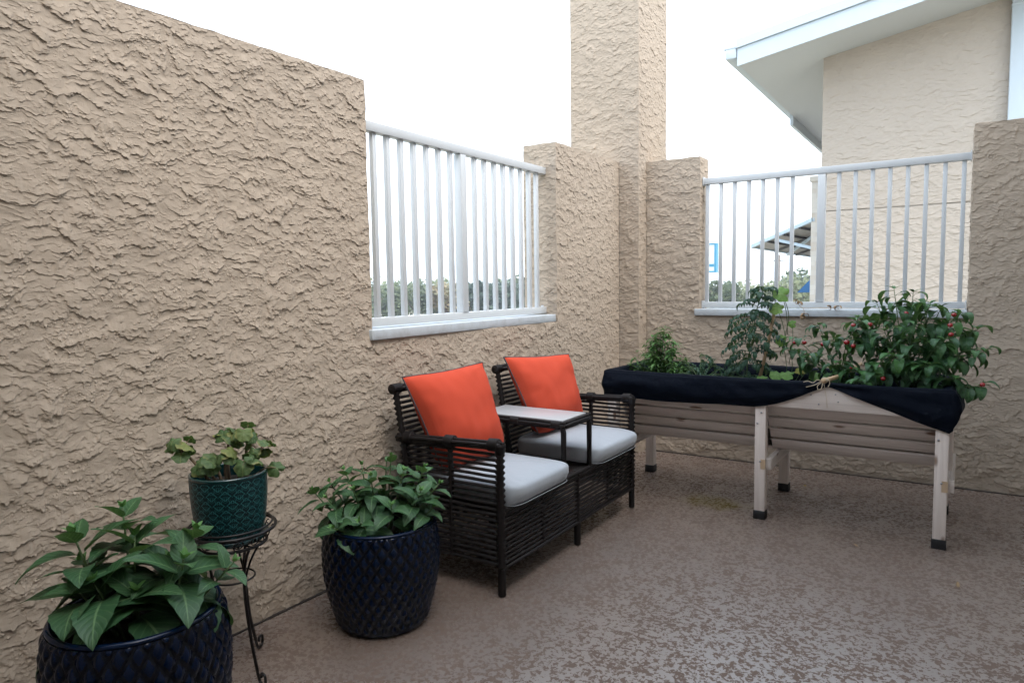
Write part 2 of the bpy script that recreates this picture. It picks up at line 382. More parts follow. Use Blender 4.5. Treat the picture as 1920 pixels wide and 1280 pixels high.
def teal_pattern():
    s = N('teal_patterned_glaze'); uv = s.n('UVMap').outputs[0]
    sep = s.n('SeparateXYZ', {0: uv}); u, v = sep.outputs[0], sep.outputs[1]
    U = s.math('MULTIPLY', u, 18.0); V = s.math('MULTIPLY', v, 7.0)
    row = s.math('MODULO', s.math('FLOOR', V), 2.0)
    fu = s.math('SUBTRACT', s.math('FRACT', s.math('ADD', U, s.math('MULTIPLY', row, .5))), .5); fv = s.math('SUBTRACT', s.math('FRACT', V), .5)
    au, av = s.math('ABSOLUTE', fu), s.math('ABSOLUTE', fv)
    dia = s.math('ABSOLUTE', s.math('SUBTRACT', s.math('ADD', au, s.math('MULTIPLY', av, .8)), .40))
    rr = s.math('POWER', s.math('ADD', s.math('POWER', fu, 2.0), s.math('POWER', s.math('MULTIPLY', s.math('ADD', fv, .5), .75), 2.0)), .5)
    ring = s.math('ABSOLUTE', s.math('SUBTRACT', s.math('FRACT', s.math('MULTIPLY', rr, 4.5)), .5))
    stripes = s.math('ABSOLUTE', s.math('SUBTRACT', s.math('FRACT', s.math('MULTIPLY', fu, 7.0)), .5))
    l1 = s.math('SUBTRACT', 1.0, s.sstep(dia, .01, .04)); l2 = s.math('SUBTRACT', 1.0, s.sstep(ring, .06, .14))
    l3 = s.math('MULTIPLY', s.math('SUBTRACT', 1.0, s.sstep(stripes, .08, .16)), s.math('MULTIPLY', s.sstep(av, .12, .16), s.math('LESS_THAN', au, .26)))
    ln = s.math('MAXIMUM', s.math('MAXIMUM', s.math('MULTIPLY', l1, .9), s.math('MULTIPLY', l2, .28)), s.math('MULTIPLY', l3, .6))
    ln = s.math('MULTIPLY', ln, s.math('MULTIPLY', s.sstep(v, .04, .08), s.math('SUBTRACT', 1.0, s.sstep(v, .955, .97))))
    blot = s.noise(s.coord(), 30, 4, .7)
    c = s.mix(ln, (.002, .013, .016), s.mix(blot, (.010, .11, .12), (.06, .28, .28)))
    return s.done(c, .28, s.bump(ln, .6, .002), Specular_IOR_Level=.25)
M['teal'] = teal_pattern(); M['tealplain'] = simple('teal_glaze', (.004, .035, .037), .15, Coat_Weight=.6)

def leaf_mat(name, c1, c2, vein=(.25, .40, .16), rough=.5, nv=7.0, trans=.25, tipc=None, edge=None):
    """c1/c2: dark and light leaf greens, varied leaf by leaf; veins from the leaf's own UVs (u across, v along; integer part of u = random per leaf)"""
    s = N(name); uv = s.n('UVMap').outputs[0]; sep = s.n('SeparateXYZ', {0: uv}); u, v = sep.outputs[0], sep.outputs[1]
    rnd = s.math('MULTIPLY', s.math('FLOOR', u), .01); fu = s.math('SUBTRACT', s.math('FRACT', u), .5); au = s.math('ABSOLUTE', fu)
    mid = s.math('SUBTRACT', 1.0, s.sstep(au, .012, .04))
    vv = s.math('SUBTRACT', s.math('MULTIPLY', v, nv), s.math('MULTIPLY', au, nv * .55))
    side = s.math('ABSOLUTE', s.math('SUBTRACT', s.math('FRACT', vv), .5)); sv = s.math('SUBTRACT', 1.0, s.sstep(side, .03, .13))
    blot = s.noise(s.coord(), 40, 3, .6)
    c = s.mix(s.math('ADD', s.math('MULTIPLY', rnd, .75), s.math('MULTIPLY', blot, .25)), c1, c2)
    if tipc: c = s.mix(s.math('MULTIPLY', s.sstep(rnd, .72, .95), .8), c, tipc)
    if edge: c = s.mix(s.math('MULTIPLY', s.sstep(au, .30, .5), s.sstep(rnd, .2, .6)), c, edge)
    c = s.mix(s.math('MULTIPLY', sv, .22), c, vein); c = s.mix(s.math('MULTIPLY', mid, .7), c, vein)
    puff = s.math('ADD', s.math('MULTIPLY', side, 1.0), s.math('MULTIPLY', blot, .4))
    s.done(c, rough, s.bump(puff, .5, .003), Specular_IOR_Level=.4)
    tr = s.n('BsdfTranslucent', {'Color': s.mix(.5, c, (.18, .30, .05))}); mx = s.n('MixShader', {0: trans, 1: s.b.outputs[0], 2: tr.outputs[0]})
    s.t.links.new(mx.outputs[0], s.out.inputs[0]); return s.m
M['lf_big'] = leaf_mat('hydrangea_leaf', (.024, .072, .030), (.050, .130, .046), (.15, .26, .11), .5, 8.0, .18, (.12, .28, .07))
M['lf_ger'] = leaf_mat('geranium_leaf', (.05, .10, .035), (.12, .19, .07), (.20, .26, .10), .6, 3.0, .25, (.20, .22, .06), (.28, .26, .09))
M['lf_pep'] = leaf_mat('pepper_leaf', (.020, .070, .031), (.060, .150, .050), (.08, .18, .07), .38, 6.0, .25, (.07, .19, .05))
M['lf_tom'] = leaf_mat('tomato_leaf', (.012, .045, .030), (.030, .085, .050), (.06, .14, .07), .5, 5.0, .2)
M['lf_lime'] = leaf_mat('marigold_leaf', (.05, .13, .035), (.10, .22, .06), (.16, .28, .08), .5, 5.0, .3)
M['lf_squash'] = leaf_mat('squash_leaf', (.12, .26, .06), (.20, .36, .09), (.30, .42, .15), .6, 4.0, .4, (.40, .33, .05))
M['lf_dry'] = simple('dry_leaf', (.30, .20, .11), .9)
M['stem'] = simple('green_stem', (.07, .12, .04), .6); M['stemwood'] = simple('woody_stem', (.16, .11, .065), .8)
def fruit_mat():
    s = N('cherry_red_skin'); n_ = s.noise(s.coord(), 30, 2)
    return s.done(s.mix(n_, (.17, .003, .006), (.30, .008, .008)), .18, Coat_Weight=.3)
M['fruit'] = fruit_mat()

M['joint'] = simple('dark_expansion_joint', (.025, .018, .014), .95)
MB().box((-2.43, Y2 - .019, .0), (.70, Y2 - .003, .005)).build('floor_joint', M['joint'])['kind'] = 'structure'
jb = MB(); jb.box((X1 - .01, -.6, .0), (X1 + .014, 5.26, .0055)); o = shear(jb.build('floor_joint', M['joint'])); o['kind'] = 'structure'
# ------------------------------------------------------------------ railings
def railing(name, axis, base, a0, a1, bars, post, label, out):
    """axis 'y': runs along y at x = base; axis 'x': runs along x at y = base"""
    t = empty(name, (base, a0, ST) if axis == 'y' else (a0, base, ST), label=label, cat='railing')
    ox, oy, oz = t.location
    def bx(u0, u1, w_, z0, z1, nm, bev=.0015):
        mb = MB(); h = w_ / 2
        if axis == 'y': mb.box((-h, u0 - oy, z0 - oz), (h, u1 - oy, z1 - oz), None, bev)
        else: mb.box((u0 - ox, -h, z0 - oz), (u1 - ox, h, z1 - oz), None, bev)
        return mb.build(nm, M['rail'], t)
    bx(a0, a1, .052, 2.178, 2.226, 'top_rail', .0018); bx(a0 + .004, a1 - .012, .044, 1.204, 1.248, 'bottom_rail', .0018)
    bx(post - .026, post + .026, .0535, 1.249, 2.175, 'post')
    for b_ in bars: bx(b_ - .013, b_ + .013, .026, 1.2475, 2.1765, 'baluster', .001)
    for e in (a0 + .003, a1 - .006):
        for z in (2.203, 1.226):
            mb = MB()
            if axis == 'y': mb.box((-.033, e - .004 - oy, z - .033 - oz), (.033, e + .004 - oy, z + .033 - oz), None, .001)
            else: mb.box((e - .004 - ox, -.033, z - .033 - oz), (e + .004 - ox, .033, z + .033 - oz), None, .001)
            mb.build('end_bracket', M['rail'], t)

    return t
railing('railing', 'y', -2.515, 2.452, 4.262, [2.572, 2.672, 2.775, 2.876, 2.983, 3.088, 3.194, 3.430, 3.534, 3.640, 3.743, 3.848, 3.951, 4.055, 4.155], 3.292,
        'white metal railing with square balusters on the long wall, beside the tall solid part', 1)
railing('railing', 'x', 5.500, -1.762, .020, [-1.73, -1.623, -1.517, -1.409, -1.304, -1.198, -1.091, -.775, -.668, -.560, -.452, -.344, -.236, -.128, -.022], -.888,
        'white metal railing on the back wall above the raised planter', 1)
def sill(a, b, lab):
    mb = MB(); mb.box(a, b, None, .004); o = mb.build('window_sill', M['sill']); tag(o, lab, 'sill'); return o
sill((-2.70, 2.43, SB - .002), (-2.417, 4.262, ST), 'pale grey painted sill running under the railing of the long left wall')
sill((-1.800, Y2 - .026, SB - .002), (.022, Y2 + T2 + .01, ST), 'pale painted sill on the back wall with dried leaves on it')

# ------------------------------------------------------------------ rattan double seat
def rings(mb, a, b, r, pitch=.011, amp=.0022, n=10):
    amp *= 1.35
    a, b = Vector(a), Vector(b); L = (b - a).length; k = max(4, int(L / pitch) * 2)
    mb.tube([a.lerp(b, i / k) for i in range(k + 1)], [r + (amp if i % 2 else -amp * .6) for i in range(k + 1)], n)
CX, CY = -1.70, 3.207
sofa = empty('double_wicker_seat', (CX, CY, 0), label='dark brown wicker double seat with grey cushions and a small table joined between the seats', cat='garden sofa')
def L(x, y, z): return Vector((x - CX, y - CY, z))
FX, BX = -1.705, -2.30; Ya, Yb, Yt0, Yt1 = 2.480, 3.934, 3.062, 3.352
back_x = lambda z: -2.235 - (z - .40) * .17
wob = random.Random(3)
def rod(mb, a, b, r=.0075):
    a, b = Vector(a), Vector(b); k = 7
    mb.tube([a.lerp(b, i / k) + Vector((wob.uniform(-1, 1), wob.uniform(-1, 1), wob.uniform(-1, 1))) * .0012 for i in range(k + 1)], r * wob.uniform(.9, 1.1), 7)
for yy in (Ya, CY, Yb):            # legs below the body
    mb = MB(); rings(mb, L(FX, yy, 0.004), L(FX, yy, .13), .0175, .006, .0012, 12); mb.build('leg', M['rattan'], sofa)
for yy in (Ya, CY, Yb):
    mb = MB(); rings(mb, L(BX + .03, yy, 0.004), L(BX + .03, yy, .13), .0175, .006, .0012, 12); mb.build('leg', M['rattan'], sofa)
for yy, ins in ((Ya, .0), (Yb, .0)):         # side frames with arm
    mb = MB()
    rings(mb, L(FX, yy, .13), L(FX, yy, .69), .018, .026, .0045, 12)
    rings(mb, L(BX + .03, yy, .13), L(BX + .03, yy, .66), .016, .026, .004, 10)
    rings(mb, L(-1.985, yy, .14), L(-1.985, yy, .68), .011, .026, .0035, 8)
    z = .145; k = 0
    while z < .665:
        rod(mb, L(FX, yy, z), L(BX + .03, yy, z - .003), .0077 if z > .44 else .0098); z += .0252; k += 1
    mb.build('side_panel', M['rattan'], sofa)
    mb = MB()
    for dy, dz in ((-.017, .0), (0, .008), (.017, .0), (-.010, -.014), (.010, -.014)):
        rod(mb, L(FX + .012, yy + dy, .697 + dz), L(BX - .01, yy + dy, .672 + dz), .0095)
    for xx in (-1.735, -1.985, -2.24):
        zz = .697 - (FX - xx) * .042
        rings(mb, L(xx - .026, yy, zz - .004), L(xx + .026, yy, zz - .002), .0285, .006, .0012, 14)
    mb.tube([L(FX, yy, .655), L(FX, yy, .69), L(FX + .006, yy, .700)], [.022, .025, .026], 12)
    mb.build('armrest', M['rattan'], sofa)
mb = MB()                                  # front apron of horizontal rods
rings(mb, L(FX, CY, .13), L(FX, CY, .40), .013, .026, .004, 10)
for yy in (2.84, 3.58): rings(mb, L(FX, yy, .135), L(FX, yy, .385), .008, .026, .003, 8)
z = .145
while z < .37: rod(mb, L(FX, Ya, z), L(FX, Yb, z), .0082); z += .0222
for dz in (.382, .398): rod(mb, L(FX + .004, Ya, dz), L(FX + .004, Yb, dz), .0105)
for dz in (.128,): rod(mb, L(FX + .006, Ya, dz), L(FX + .006, Yb, dz), .010)
mb.build('front_apron', M['rattan'], sofa)
mb = MB()                                  # seat deck: slats front to back
k = 0; yy = Ya + .02
while yy < Yb - .01:
    rod(mb, L(FX, yy, .385), L(BX + .05, yy, .370), .0085); yy += .021
for xx in (-1.9, -2.1): rod(mb, L(xx, Ya, .372), L(xx, Yb, .372), .011)
mb.build('seat_deck', M['rattan'], sofa)
mb = MB()
for z in np.arange(.16, .36, .030): rod(mb, L(BX + .03, Ya, z), L(BX + .03, Yb, z), .0075)
mb.build('rear_apron', M['rattan'], sofa)
for y0, y1 in ((Ya, Yt0 - .012), (Yt1 + .012, Yb)):      # two backs
    mb = MB()
    for yy in (y0, y1): rings(mb, L(back_x(.36), yy, .36), L(back_x(.90), yy, .90), .016, .026, .0045, 10)
    rings(mb, L(back_x(.4), (y0 + y1) / 2, .4), L(back_x(.89), (y0 + y1) / 2, .89), .009, .028, .003, 8)
    z = .40
    while z < .885: rod(mb, L(back_x(z), y0, z), L(back_x(z), y1, z), .0078); z += .0256
    for dx, dz in ((-.013, 0), (.013, 0), (0, .013), (0, -.011)): rod(mb, L(back_x(.905) + dx, y0 - .012, .905 + dz), L(back_x(.905) + dx, y1 + .012, .905 + dz), .0105)
    for yy in (y0, (y0 + y1) / 2, y1): rings(mb, L(back_x(.905), yy - .028, .906), L(back_x(.905), yy + .028,   .906), .0245, .006, .0012, 14)
    mb.build('backrest', M['rattan'], sofa)
# joined table
mb = MB()
for yy in (Yt0, Yt1):
    for dz, dy in ((.690, 0), (.676, -.008), (.676, .008), (.664, 0)): rod(mb, L(FX + .01, yy + dy, dz), L(-2.26, yy + dy, dz), .0088)
    for xx in (-1.745, -2.0, -2.22): rings(mb, L(xx - .026, yy, .678), L(xx + .026, yy, .678), .0215, .006, .001, 12)
    mb.tube([L(-1.745, yy, .675), L(-1.712, yy, .67), L(-1.704, yy, .64), L(-1.704, yy, .40)], [.014, .0165, .015, .0125], 10)
for dz, dx in ((.690, 0), (.676, -.008), (.676, .008), (.664, 0)): rod(mb, L(FX + dx, Yt0, dz), L(FX + dx, Yt1, dz), .0088)
for yy in (Yt0, Yt1): rings(mb, L(-2.245, yy, .38), L(-2.255, yy, .67), .013, .026, .003, 10)
mb.build('table_frame', M['rattan'], sofa)
MB().box(L(-2.25, Yt0 + .012, .692), L(FX - .012, Yt1 - .012, .7015), None, .003).build('table_top', M['tabletop'], sofa)
def seat_cushion(y0, y1, seed):
    nu, nv, nw = 22, 24, 6; x0, x1 = -2.215, -1.640; z0, z1 = .397, .508; mb = MB(); vs = []
    def sup(t, p=6): return math.copysign(abs(math.sin(t)) ** (2 / p), math.sin(t))
    nphi, nth = 22, 64
    for j in range(nphi + 1):
        ph = -math.pi / 2 + math.pi * j / nphi; cr = abs(math.cos(ph)) ** (2 / 7); cz = math.copysign(abs(math.sin(ph)) ** (2 / 5.5), math.sin(ph))
        for k in range(nth):
            th = 2 * math.pi * k / nth; cxx = math.copysign(abs(math.cos(th)) ** (2 / 9), math.cos(th)); cyy = math.copysign(abs(math.sin(th)) ** (2 / 9), math.sin(th))
            u, v = cxx * cr, cyy * cr; crown = .016 * max(0, 1 - u * u) * max(0, 1 - v * v) * (1 if cz > 0 else .0)
            P = Vector(((x0 + x1) / 2 + u * (x1 - x0) / 2, (y0 + y1) / 2 + v * (y1 - y0) / 2, (z0 + z1) / 2 + cz * (z1 - z0) / 2 + crown))
            wr = mnoise.noise(P * 9 + Vector((seed, 0, 0))) * .005 + mnoise.noise(Vector((P.x * 5, P.y * 30, P.z * 20 + seed))) * .0022
            P.z += wr * (1 if cz > -.3 else 0); P.x += wr * .8 * (1 if u > .5 else 0) - .02 * max(0, -cz) * (u > .6); vs.append(P - Vector((CX, CY, 0)))
    fs = [(j * nth + k, j * nth + (k + 1) % nth, (j + 1) * nth + (k + 1) % nth, (j + 1) * nth + k) for j in range(nphi) for k in range(nth)]
    mb.add(vs, fs, True); o = mb.build('seat_cushion', M['seat'], sofa)
    pts = []
    for k in range(nth * 2):
        th = math.pi * k / nth; cxx = math.copysign(abs(math.cos(th)) ** (2 / 9), math.cos(th)); cyy = math.copysign(abs(math.sin(th)) ** (2 / 9), math.sin(th))
        pts.append(Vector(((x0 + x1) / 2 + cxx * .975 * (x1 - x0) / 2, (y0 + y1) / 2 + cyy * .975 * (y1 - y0) / 2, z0 + .014)) - Vector((CX, CY, 0)))
    MB().tube(pts, .0016, 6, True).build('seam', M['seat'], o)
seat_cushion(2.505, 3.050, 1); seat_cushion(3.362, 3.925, 9)

def pillow(TL, TR, BR, BL, thick, label, seed, sag=.0):
    TL, TR, BR, BL = map(Vector, (TL, TR, BR, BL)); base = (BL + BR) / 2; nrm = (TR - TL).cross(BL - TL).normalized()
    if nrm.x < 0: nrm = -nrm
    root = empty('throw_pillow', base, label=label, cat='pillow', group='orange throw pillows on the wicker seat')
    n_ = 30; mb = MB(); rim = []
    def pos(u, v, side):
        uu, vv = u * 2 - 1, v * 2 - 1
        pin_u = 1 - .075 * (1 - abs(vv) ** 2) * 0 - .055 * (1 - uu * uu) * 0
        # sides pull in between the pointed corners
        cu = .5 + (u - .5) * (1 - .08 * (1 - vv * vv)); cv = .5 + (v - .5) * (1 - .07 * (1 - uu * uu))
        rc = max(0, abs(uu) + abs(vv) - 1.55) * (.20 if vv > 0 else .06); cu += -math.copysign(rc, uu) * .5; cv += -math.copysign(rc, vv) * .5
        P = TL.lerp(TR, cu).lerp(BL.lerp(BR, cu), cv)
        t = (max(0, 1 - abs(uu) ** 2.6) * max(0, 1 - abs(vv) ** 2.6)) ** .5
        w_ = mnoise.noise(Vector((u * 3.2 + seed, v * 3.2, side * 3))) * .013 + mnoise.noise(Vector((u * 9 + seed, v * 4, side * 5 + 9))) * .005 + abs(mnoise.noise(Vector((u * 5 + v * 3 + seed, v * 2 - u, 3.3)))) * .008
        e = max(abs(uu), abs(vv)); pucker = math.sin((u if abs(vv) > abs(uu) else v) * 40 + seed) * .004 * max(0, (e - .6) / .4) * (1 - e) * 4
        rad = math.hypot(uu + .55, vv - .6); fold = math.exp(-((math.atan2(vv - 1.05, uu + .35) + 1.2 + .1 * seed) * 6) ** 2) * .010 * max(0, 1 - rad * .6)
        lowbulge = 1 + .25 * vv
        return P + nrm * side * (t * thick * .5 * lowbulge + (w_ + fold) * min(1, t * 1.6) + pucker)
    for side in (1, -1):
        vs = [pos(i / n_, j / n_, side) for j in range(n_ + 1) for i in range(n_ + 1)]
        fs = [(j * (n_ + 1) + i, j * (n_ + 1) + i + 1, (j + 1) * (n_ + 1) + i + 1, (j + 1) * (n_ + 1) + i) for j in range(n_) for i in range(n_)]
        if side == 1: fs = [f[::-1] for f in fs]
        mb.add([q - base for q in vs], fs, True)
    o = mb.build('pillow_cover', M['orange'], root)
    loop = [pos(i / n_, 0, 0) for i in range(n_)] + [pos(1, i / n_, 0) for i in range(n_)] + [pos(1 - i / n_, 1, 0) for i in range(n_)] + [pos(0, 1 - i / n_, 0) for i in range(n_)]
    MB().tube([q - base for q in loop], .0042, 6, True).build('piping', M['piping'], o)
pillow((-2.265, 2.455, .975), (-2.13, 2.955, 1.005), (-2.00, 2.965, .515), (-2.07, 2.52, .50), .25, 'orange pillow with dark piping on the nearer seat, left of the little table', 1.3)
pillow((-2.265, 3.335, .99), (-2.11, 3.880, .965), (-2.02, 3.875, .515), (-2.05, 3.375, .515), .23, 'orange pillow with dark piping on the farther seat, behind the little table', 4.1)

# ------------------------------------------------------------------ raised wooden planter
PX0, PX1, PY0, PY1 = -1.965, -.035, 4.150, 4.800
pl = empty('raised_planter', (-1.0, 4.475, 0), label='long whitewashed wooden raised planter on legs with black fabric hanging over its rim', cat='planter')
def Q(x, y, z): return Vector((x + 1.0, y - 4.475, z))
lg = .060
for xx in (-1.925, -.974, -.069):
    for y0 in (PY0 - .032, PY1 - .03):
        mb = MB(); mb.box(Q(xx - lg / 2, y0, .045), Q(xx + lg / 2, y0 + lg, .690 if y0 < 4.4 else .66), None, .002); o = mb.build('leg', M['woodz'], pl)
        MB().box(Q(xx - lg / 2 - .004, y0 - .004, .0), Q(xx + lg / 2 + .004, y0 + lg + .004, .052), None, .003).build('rubber_foot', M['blackplastic'], o)
        if y0 < 4.4:
            for dx, z in ((.006, .640), (-.016, .575), (.004, .35)):
                MB().tube([Q(xx + dx, y0 - .0005, z), Q(xx + dx, y0 - .004, z)], .0055, 10).build('screw', M['screw'], o)
for xx in (-1.925, -.974, -.069):
    mb = MB(); mb.box(Q(xx + lg / 2 + .001 - .001, PY0 - .012, .300), Q(xx + lg / 2 + .030, PY1 + .012, .366), None, .002); mb.build('cross_brace', M['woody'], pl)
    MB().box(Q(xx + .004, PY0 - .0345, .305), Q(xx + lg / 2 + .002, PY0 - .030, .362)).build('timber_patch', M['woodraw'], pl)
# sloping front and rear boards of the trough, lapped
def vboard(y_top, y_bot, nm):
    zt, zb = .684, .378; nb_ = 4
    for i in range(nb_):
        f0, f1 = i / nb_, (i + 1) / nb_
        y0, z0 = y_top + (y_bot - y_top) * f0, zt + (zb - zt) * f0; y1, z1 = y_top + (y_bot - y_top) * f1, zt + (zb - zt) * f1
        for xa, xb in ((-1.895, -.99), (-.958, -.085)):
            mb = MB(); sgn = -1 if y_bot > y_top else 1
            mb.bar(Q(xa, (y0 + y1) / 2 + sgn * .002 * i, (z0 + z1) / 2), Q(xb, (y0 + y1) / 2 + sgn * .002 * i, (z0 + z1) / 2), .016, .0735, Vector((0, y1 - y0, z1 - z0)), .002)
            mb.build('trough_board', M['woodx'], pl)
vboard(4.178, 4.395, 'front'); vboard(4.775, 4.560, 'rear')
MB().box(Q(-1.90, 4.39, .372), Q(-.07, 4.565, .388)).build('trough_bottom', M['woodx'], pl)
for xx in (-1.90, -.062):
    vs = [Q(xx - .008, y, z) for y, z in ((4.19, .69), (4.77, .69), (4.56, .38), (4.395, .38))] + [Q(xx + .008, y, z) for y, z in ((4.19, .69), (4.77, .69), (4.56, .38), (4.395, .38))]
    MB().add(vs, [(0, 1, 2, 3), (7, 6, 5, 4), (0, 4, 5, 1), (1, 5, 6, 2), (2, 6, 7, 3), (3, 7, 4, 0)]).build('end_panel', M['woody'], pl)
MB().box(Q(-.052, 4.215, .40), Q(-.020, 4.255, .70), None, .002).build('corner_batten', M['woodz'], pl)
for (x0, y0, x1, y1, nm, mt) in ((PX0, PY0 - .030, PX1, PY0 - .012, 'rim_board', 'woodx'), (PX0, PY1 + .012, PX1, PY1 + .030, 'rim_board', 'woodx'), (PX0, PY0 - .011, PX0 + .018, PY1 + .011, 'rim_board', 'woody'), (PX1 - .018, PY0 - .011, PX1, PY1 + .011, 'rim_board', 'woody')):
    MB().box(Q(x0, y0, .682), Q(x1, y1, .822), None, .002).build(nm, M[mt], pl)
for xx, z in ((-.70, .765), (-.575, .775), (-.56, .735), (-.66, .715)):
    MB().tube([Q(xx, PY0 - .029, z), Q(xx, PY0 - .033, z)], .0042, 8).build('screw', M['screw'], pl)
soil = MB(); gx, gy = 60, 22
vs = [Q(PX0 + .025 + (PX1 - PX0 - .05) * i / gx, PY0 + (PY1 - PY0) * j / gy, .735 + .012 * mnoise.noise(Vector((i * .4, j * .4, 0))) + .008 * mnoise.noise(Vector((i * 1.1, j * 1.1, 4)))) for j in range(gy + 1) for i in range(gx + 1)]
soil.add(vs, [(j * (gx + 1) + i, j * (gx + 1) + i + 1, (j + 1) * (gx + 1) + i + 1, (j + 1) * (gx + 1) + i) for j in range(gy) for i in range(gx)], True).build('soil', M['soil'], pl)
# black liner folded over the rim: perimeter sweep with a hem height that varies, pinched up at the twine
def liner():
    per = []      # (x, y, outward normal, hem drop)
    A, B, Cc, D = (PX0 - .008, PY0 - .038), (PX1 + .008, PY0 - .038), (PX1 + .008, PY1 + .036), (PX0 - .008, PY1 + .036)
    def seg(p, q, n_, nrm, f):
        for i in range(n_): t = i / n_; per.append((p[0] + (q[0] - p[0]) * t, p[1] + (q[1] - p[1]) * t, nrm, f(t)))
    def front(t):
        x = A[0] + (B[0] - A[0]) * t
        ap = -.610
        if x < ap:
            k = min(1, (ap - x) / .46); return .012 + .150 * math.sin(k * math.pi / 2) ** 1.25 + .006 * math.sin(x * 7) * k
        k = (x - ap) / (B[0] - ap); return .012 + .205 * k ** 1.12 + .012 * math.sin(math.pi * k)
    seg(A, B, 150, (0, -1), front); seg(B, Cc, 40, (1, 0), lambda t: .20 - .06 * t); seg(Cc, D, 60, (0, 1), lambda t: .15); seg(D, A, 40, (-1, 0), lambda t: .15 + .01 * math.sin(t * 9))
    n_ = len(per); rows = 16; vs = []
    for i, (x, y, (nx, ny), drop) in enumerate(per):
        # rounded corners
        for j in range(rows + 1):
            zz = .828 - drop * (j / rows); t = j / rows
            on_front = ny < 0
            bulge = .004 + .020 * math.sin(min(1, t * 1.1) * math.pi) * min(1, drop * 7)
            fold = (mnoise.noise(Vector((x * 5 + y * 5, zz * 14, 1.7))) * .016 + mnoise.noise(Vector((x * 9 + zz * 16, y * 9, 5.2))) * .008) * min(1, t * 3 + .05)
            if on_front:
                d = abs(x + .610); fold += .012 * math.exp(-d * 3.0) * math.sin((zz - .82) * 60 / (d * 2.2 + .35)) * min(1, d * 6)
            sag = .006 * mnoise.noise(Vector((x * 2.3, y * 2.3, 8))) * (1 - t)
            kx = 0; 
            if x > PX1 - .02: kx = .018 * math.sin(t * math.pi)
            vs.append(Q(x + nx * (bulge + fold) + kx, y + ny * (bulge + fold), zz + sag))
    # inner fall to the soil
    inner = []
    for i, (x, y, (nx, ny), drop) in enumerate(per):
        sag = .006 * mnoise.noise(Vector((x * 2.3, y * 2.3, 8)))
        cx_, cy_ = (PX0 + PX1) / 2, (PY0 + PY1) / 2
        for j, (ins, z) in enumerate(((.012, .834), (.030, .834), (.044, .826), (.052, .78), (.056, .73))):
            fx = min(max(x, PX0 - .008 + ins), PX1 + .008 - ins); fy = min(max(y, PY0 - .038 + ins), PY1 + .036 - ins)
            wv_ = .006 * mnoise.noise(Vector((x * 7, y * 7, z * 9))) * (j > 1)
            inner.append(Q(fx + wv_, fy + wv_, z + sag))
    mb = MB(); R1 = rows + 1
    mb.add(vs, [(i * R1 + j, ((i + 1) % n_) * R1 + j, ((i + 1) % n_) * R1 + j + 1, i * R1 + j + 1) for i in range(n_) for j in range(rows)], True)
    b0 = [vs[i * R1] for i in range(n_)]; allv = []
    for i in range(n_): allv += [b0[i]] + inner[i * 5:i * 5 + 5]
    mb.add(allv, [(i * 6 + j + 1, ((i + 1) % n_) * 6 + j + 1, ((i + 1) % n_) * 6 + j, i * 6 + j) for i in range(n_) for j in range(5)], True)
    o = mb.build('fabric_liner', M['linerblack'], pl)
    sol = o.modifiers.new('thickness', 'SOLIDIFY'); sol.thickness = .003; sol.offset = -1
liner()
# bamboo stake with knotted twine, its end poking over the front rim
stk = empty('bamboo_stake', (-.634, 4.08, .852), label='pale bamboo stake lying over the planter rim with a twine bow tied to its end', cat='stake')
mb = MB(); mb.tube([(0, 0, 0), (.05, .20, .004), (.085, .34, .02), (.13, .50, .05)], [.0125, .012, .012, .011], 12); mb.build('cane', M['bamboo'], stk)
mb = MB()
for k in range(3): mb.tube([(.003 + .0155 * math.cos(a), .018 + k * .005, .0155 * math.sin(a)) for a in [2 * math.pi * q / 16 for q in range(16)]], .0022, 6, True)
def loopc(pts, r=.002): mb.tube([Vector(q) for q in pts], r, 6)
def catm(P, n_=8):
    P = [Vector(q) for q in P]; P = [P[0]] + P + [P[-1]]; o = []
    for i in range(1, len(P) - 2):
        for k in range(n_):
            t = k / n_; a, b, c, d = P[i - 1:i + 3]
            o.append(.5 * ((2 * b) + (c - a) * t + (2 * a - 5 * b + 4 * c - d) * t * t + (3 * b - a - 3 * c + d) * t ** 3))
    return o + [P[-2]]
loopc(catm([(-.012, .005, 0), (-.030, -.006, .004), (-.050, -.008, -.012), (-.075, -.006, -.004), (-.10, -.004, -.012)]))
loopc(catm([(-.012, .005, -.004), (-.035, -.008, -.02), (-.060, -.01, -.030), (-.085, -.008, -.038)]))
loopc(catm([(-.010, .004, -.01), (-.026, -.008, -.028), (-.022, -.01, -.048), (-.006, -.008, -.040), (-.002, 0, -.012)]))
loopc(catm([(.012, .004, 0), (.026, -.006, .012), (.036, -.01, -.008), (.028, -.01, -.030)]))
loopc(catm([(.004, .002, -.012), (.012, -.004, -.05), (.020, 0, -.10), (.022, .012, -.15)]), .0013)
mb.build('twine', M['twine'], stk)

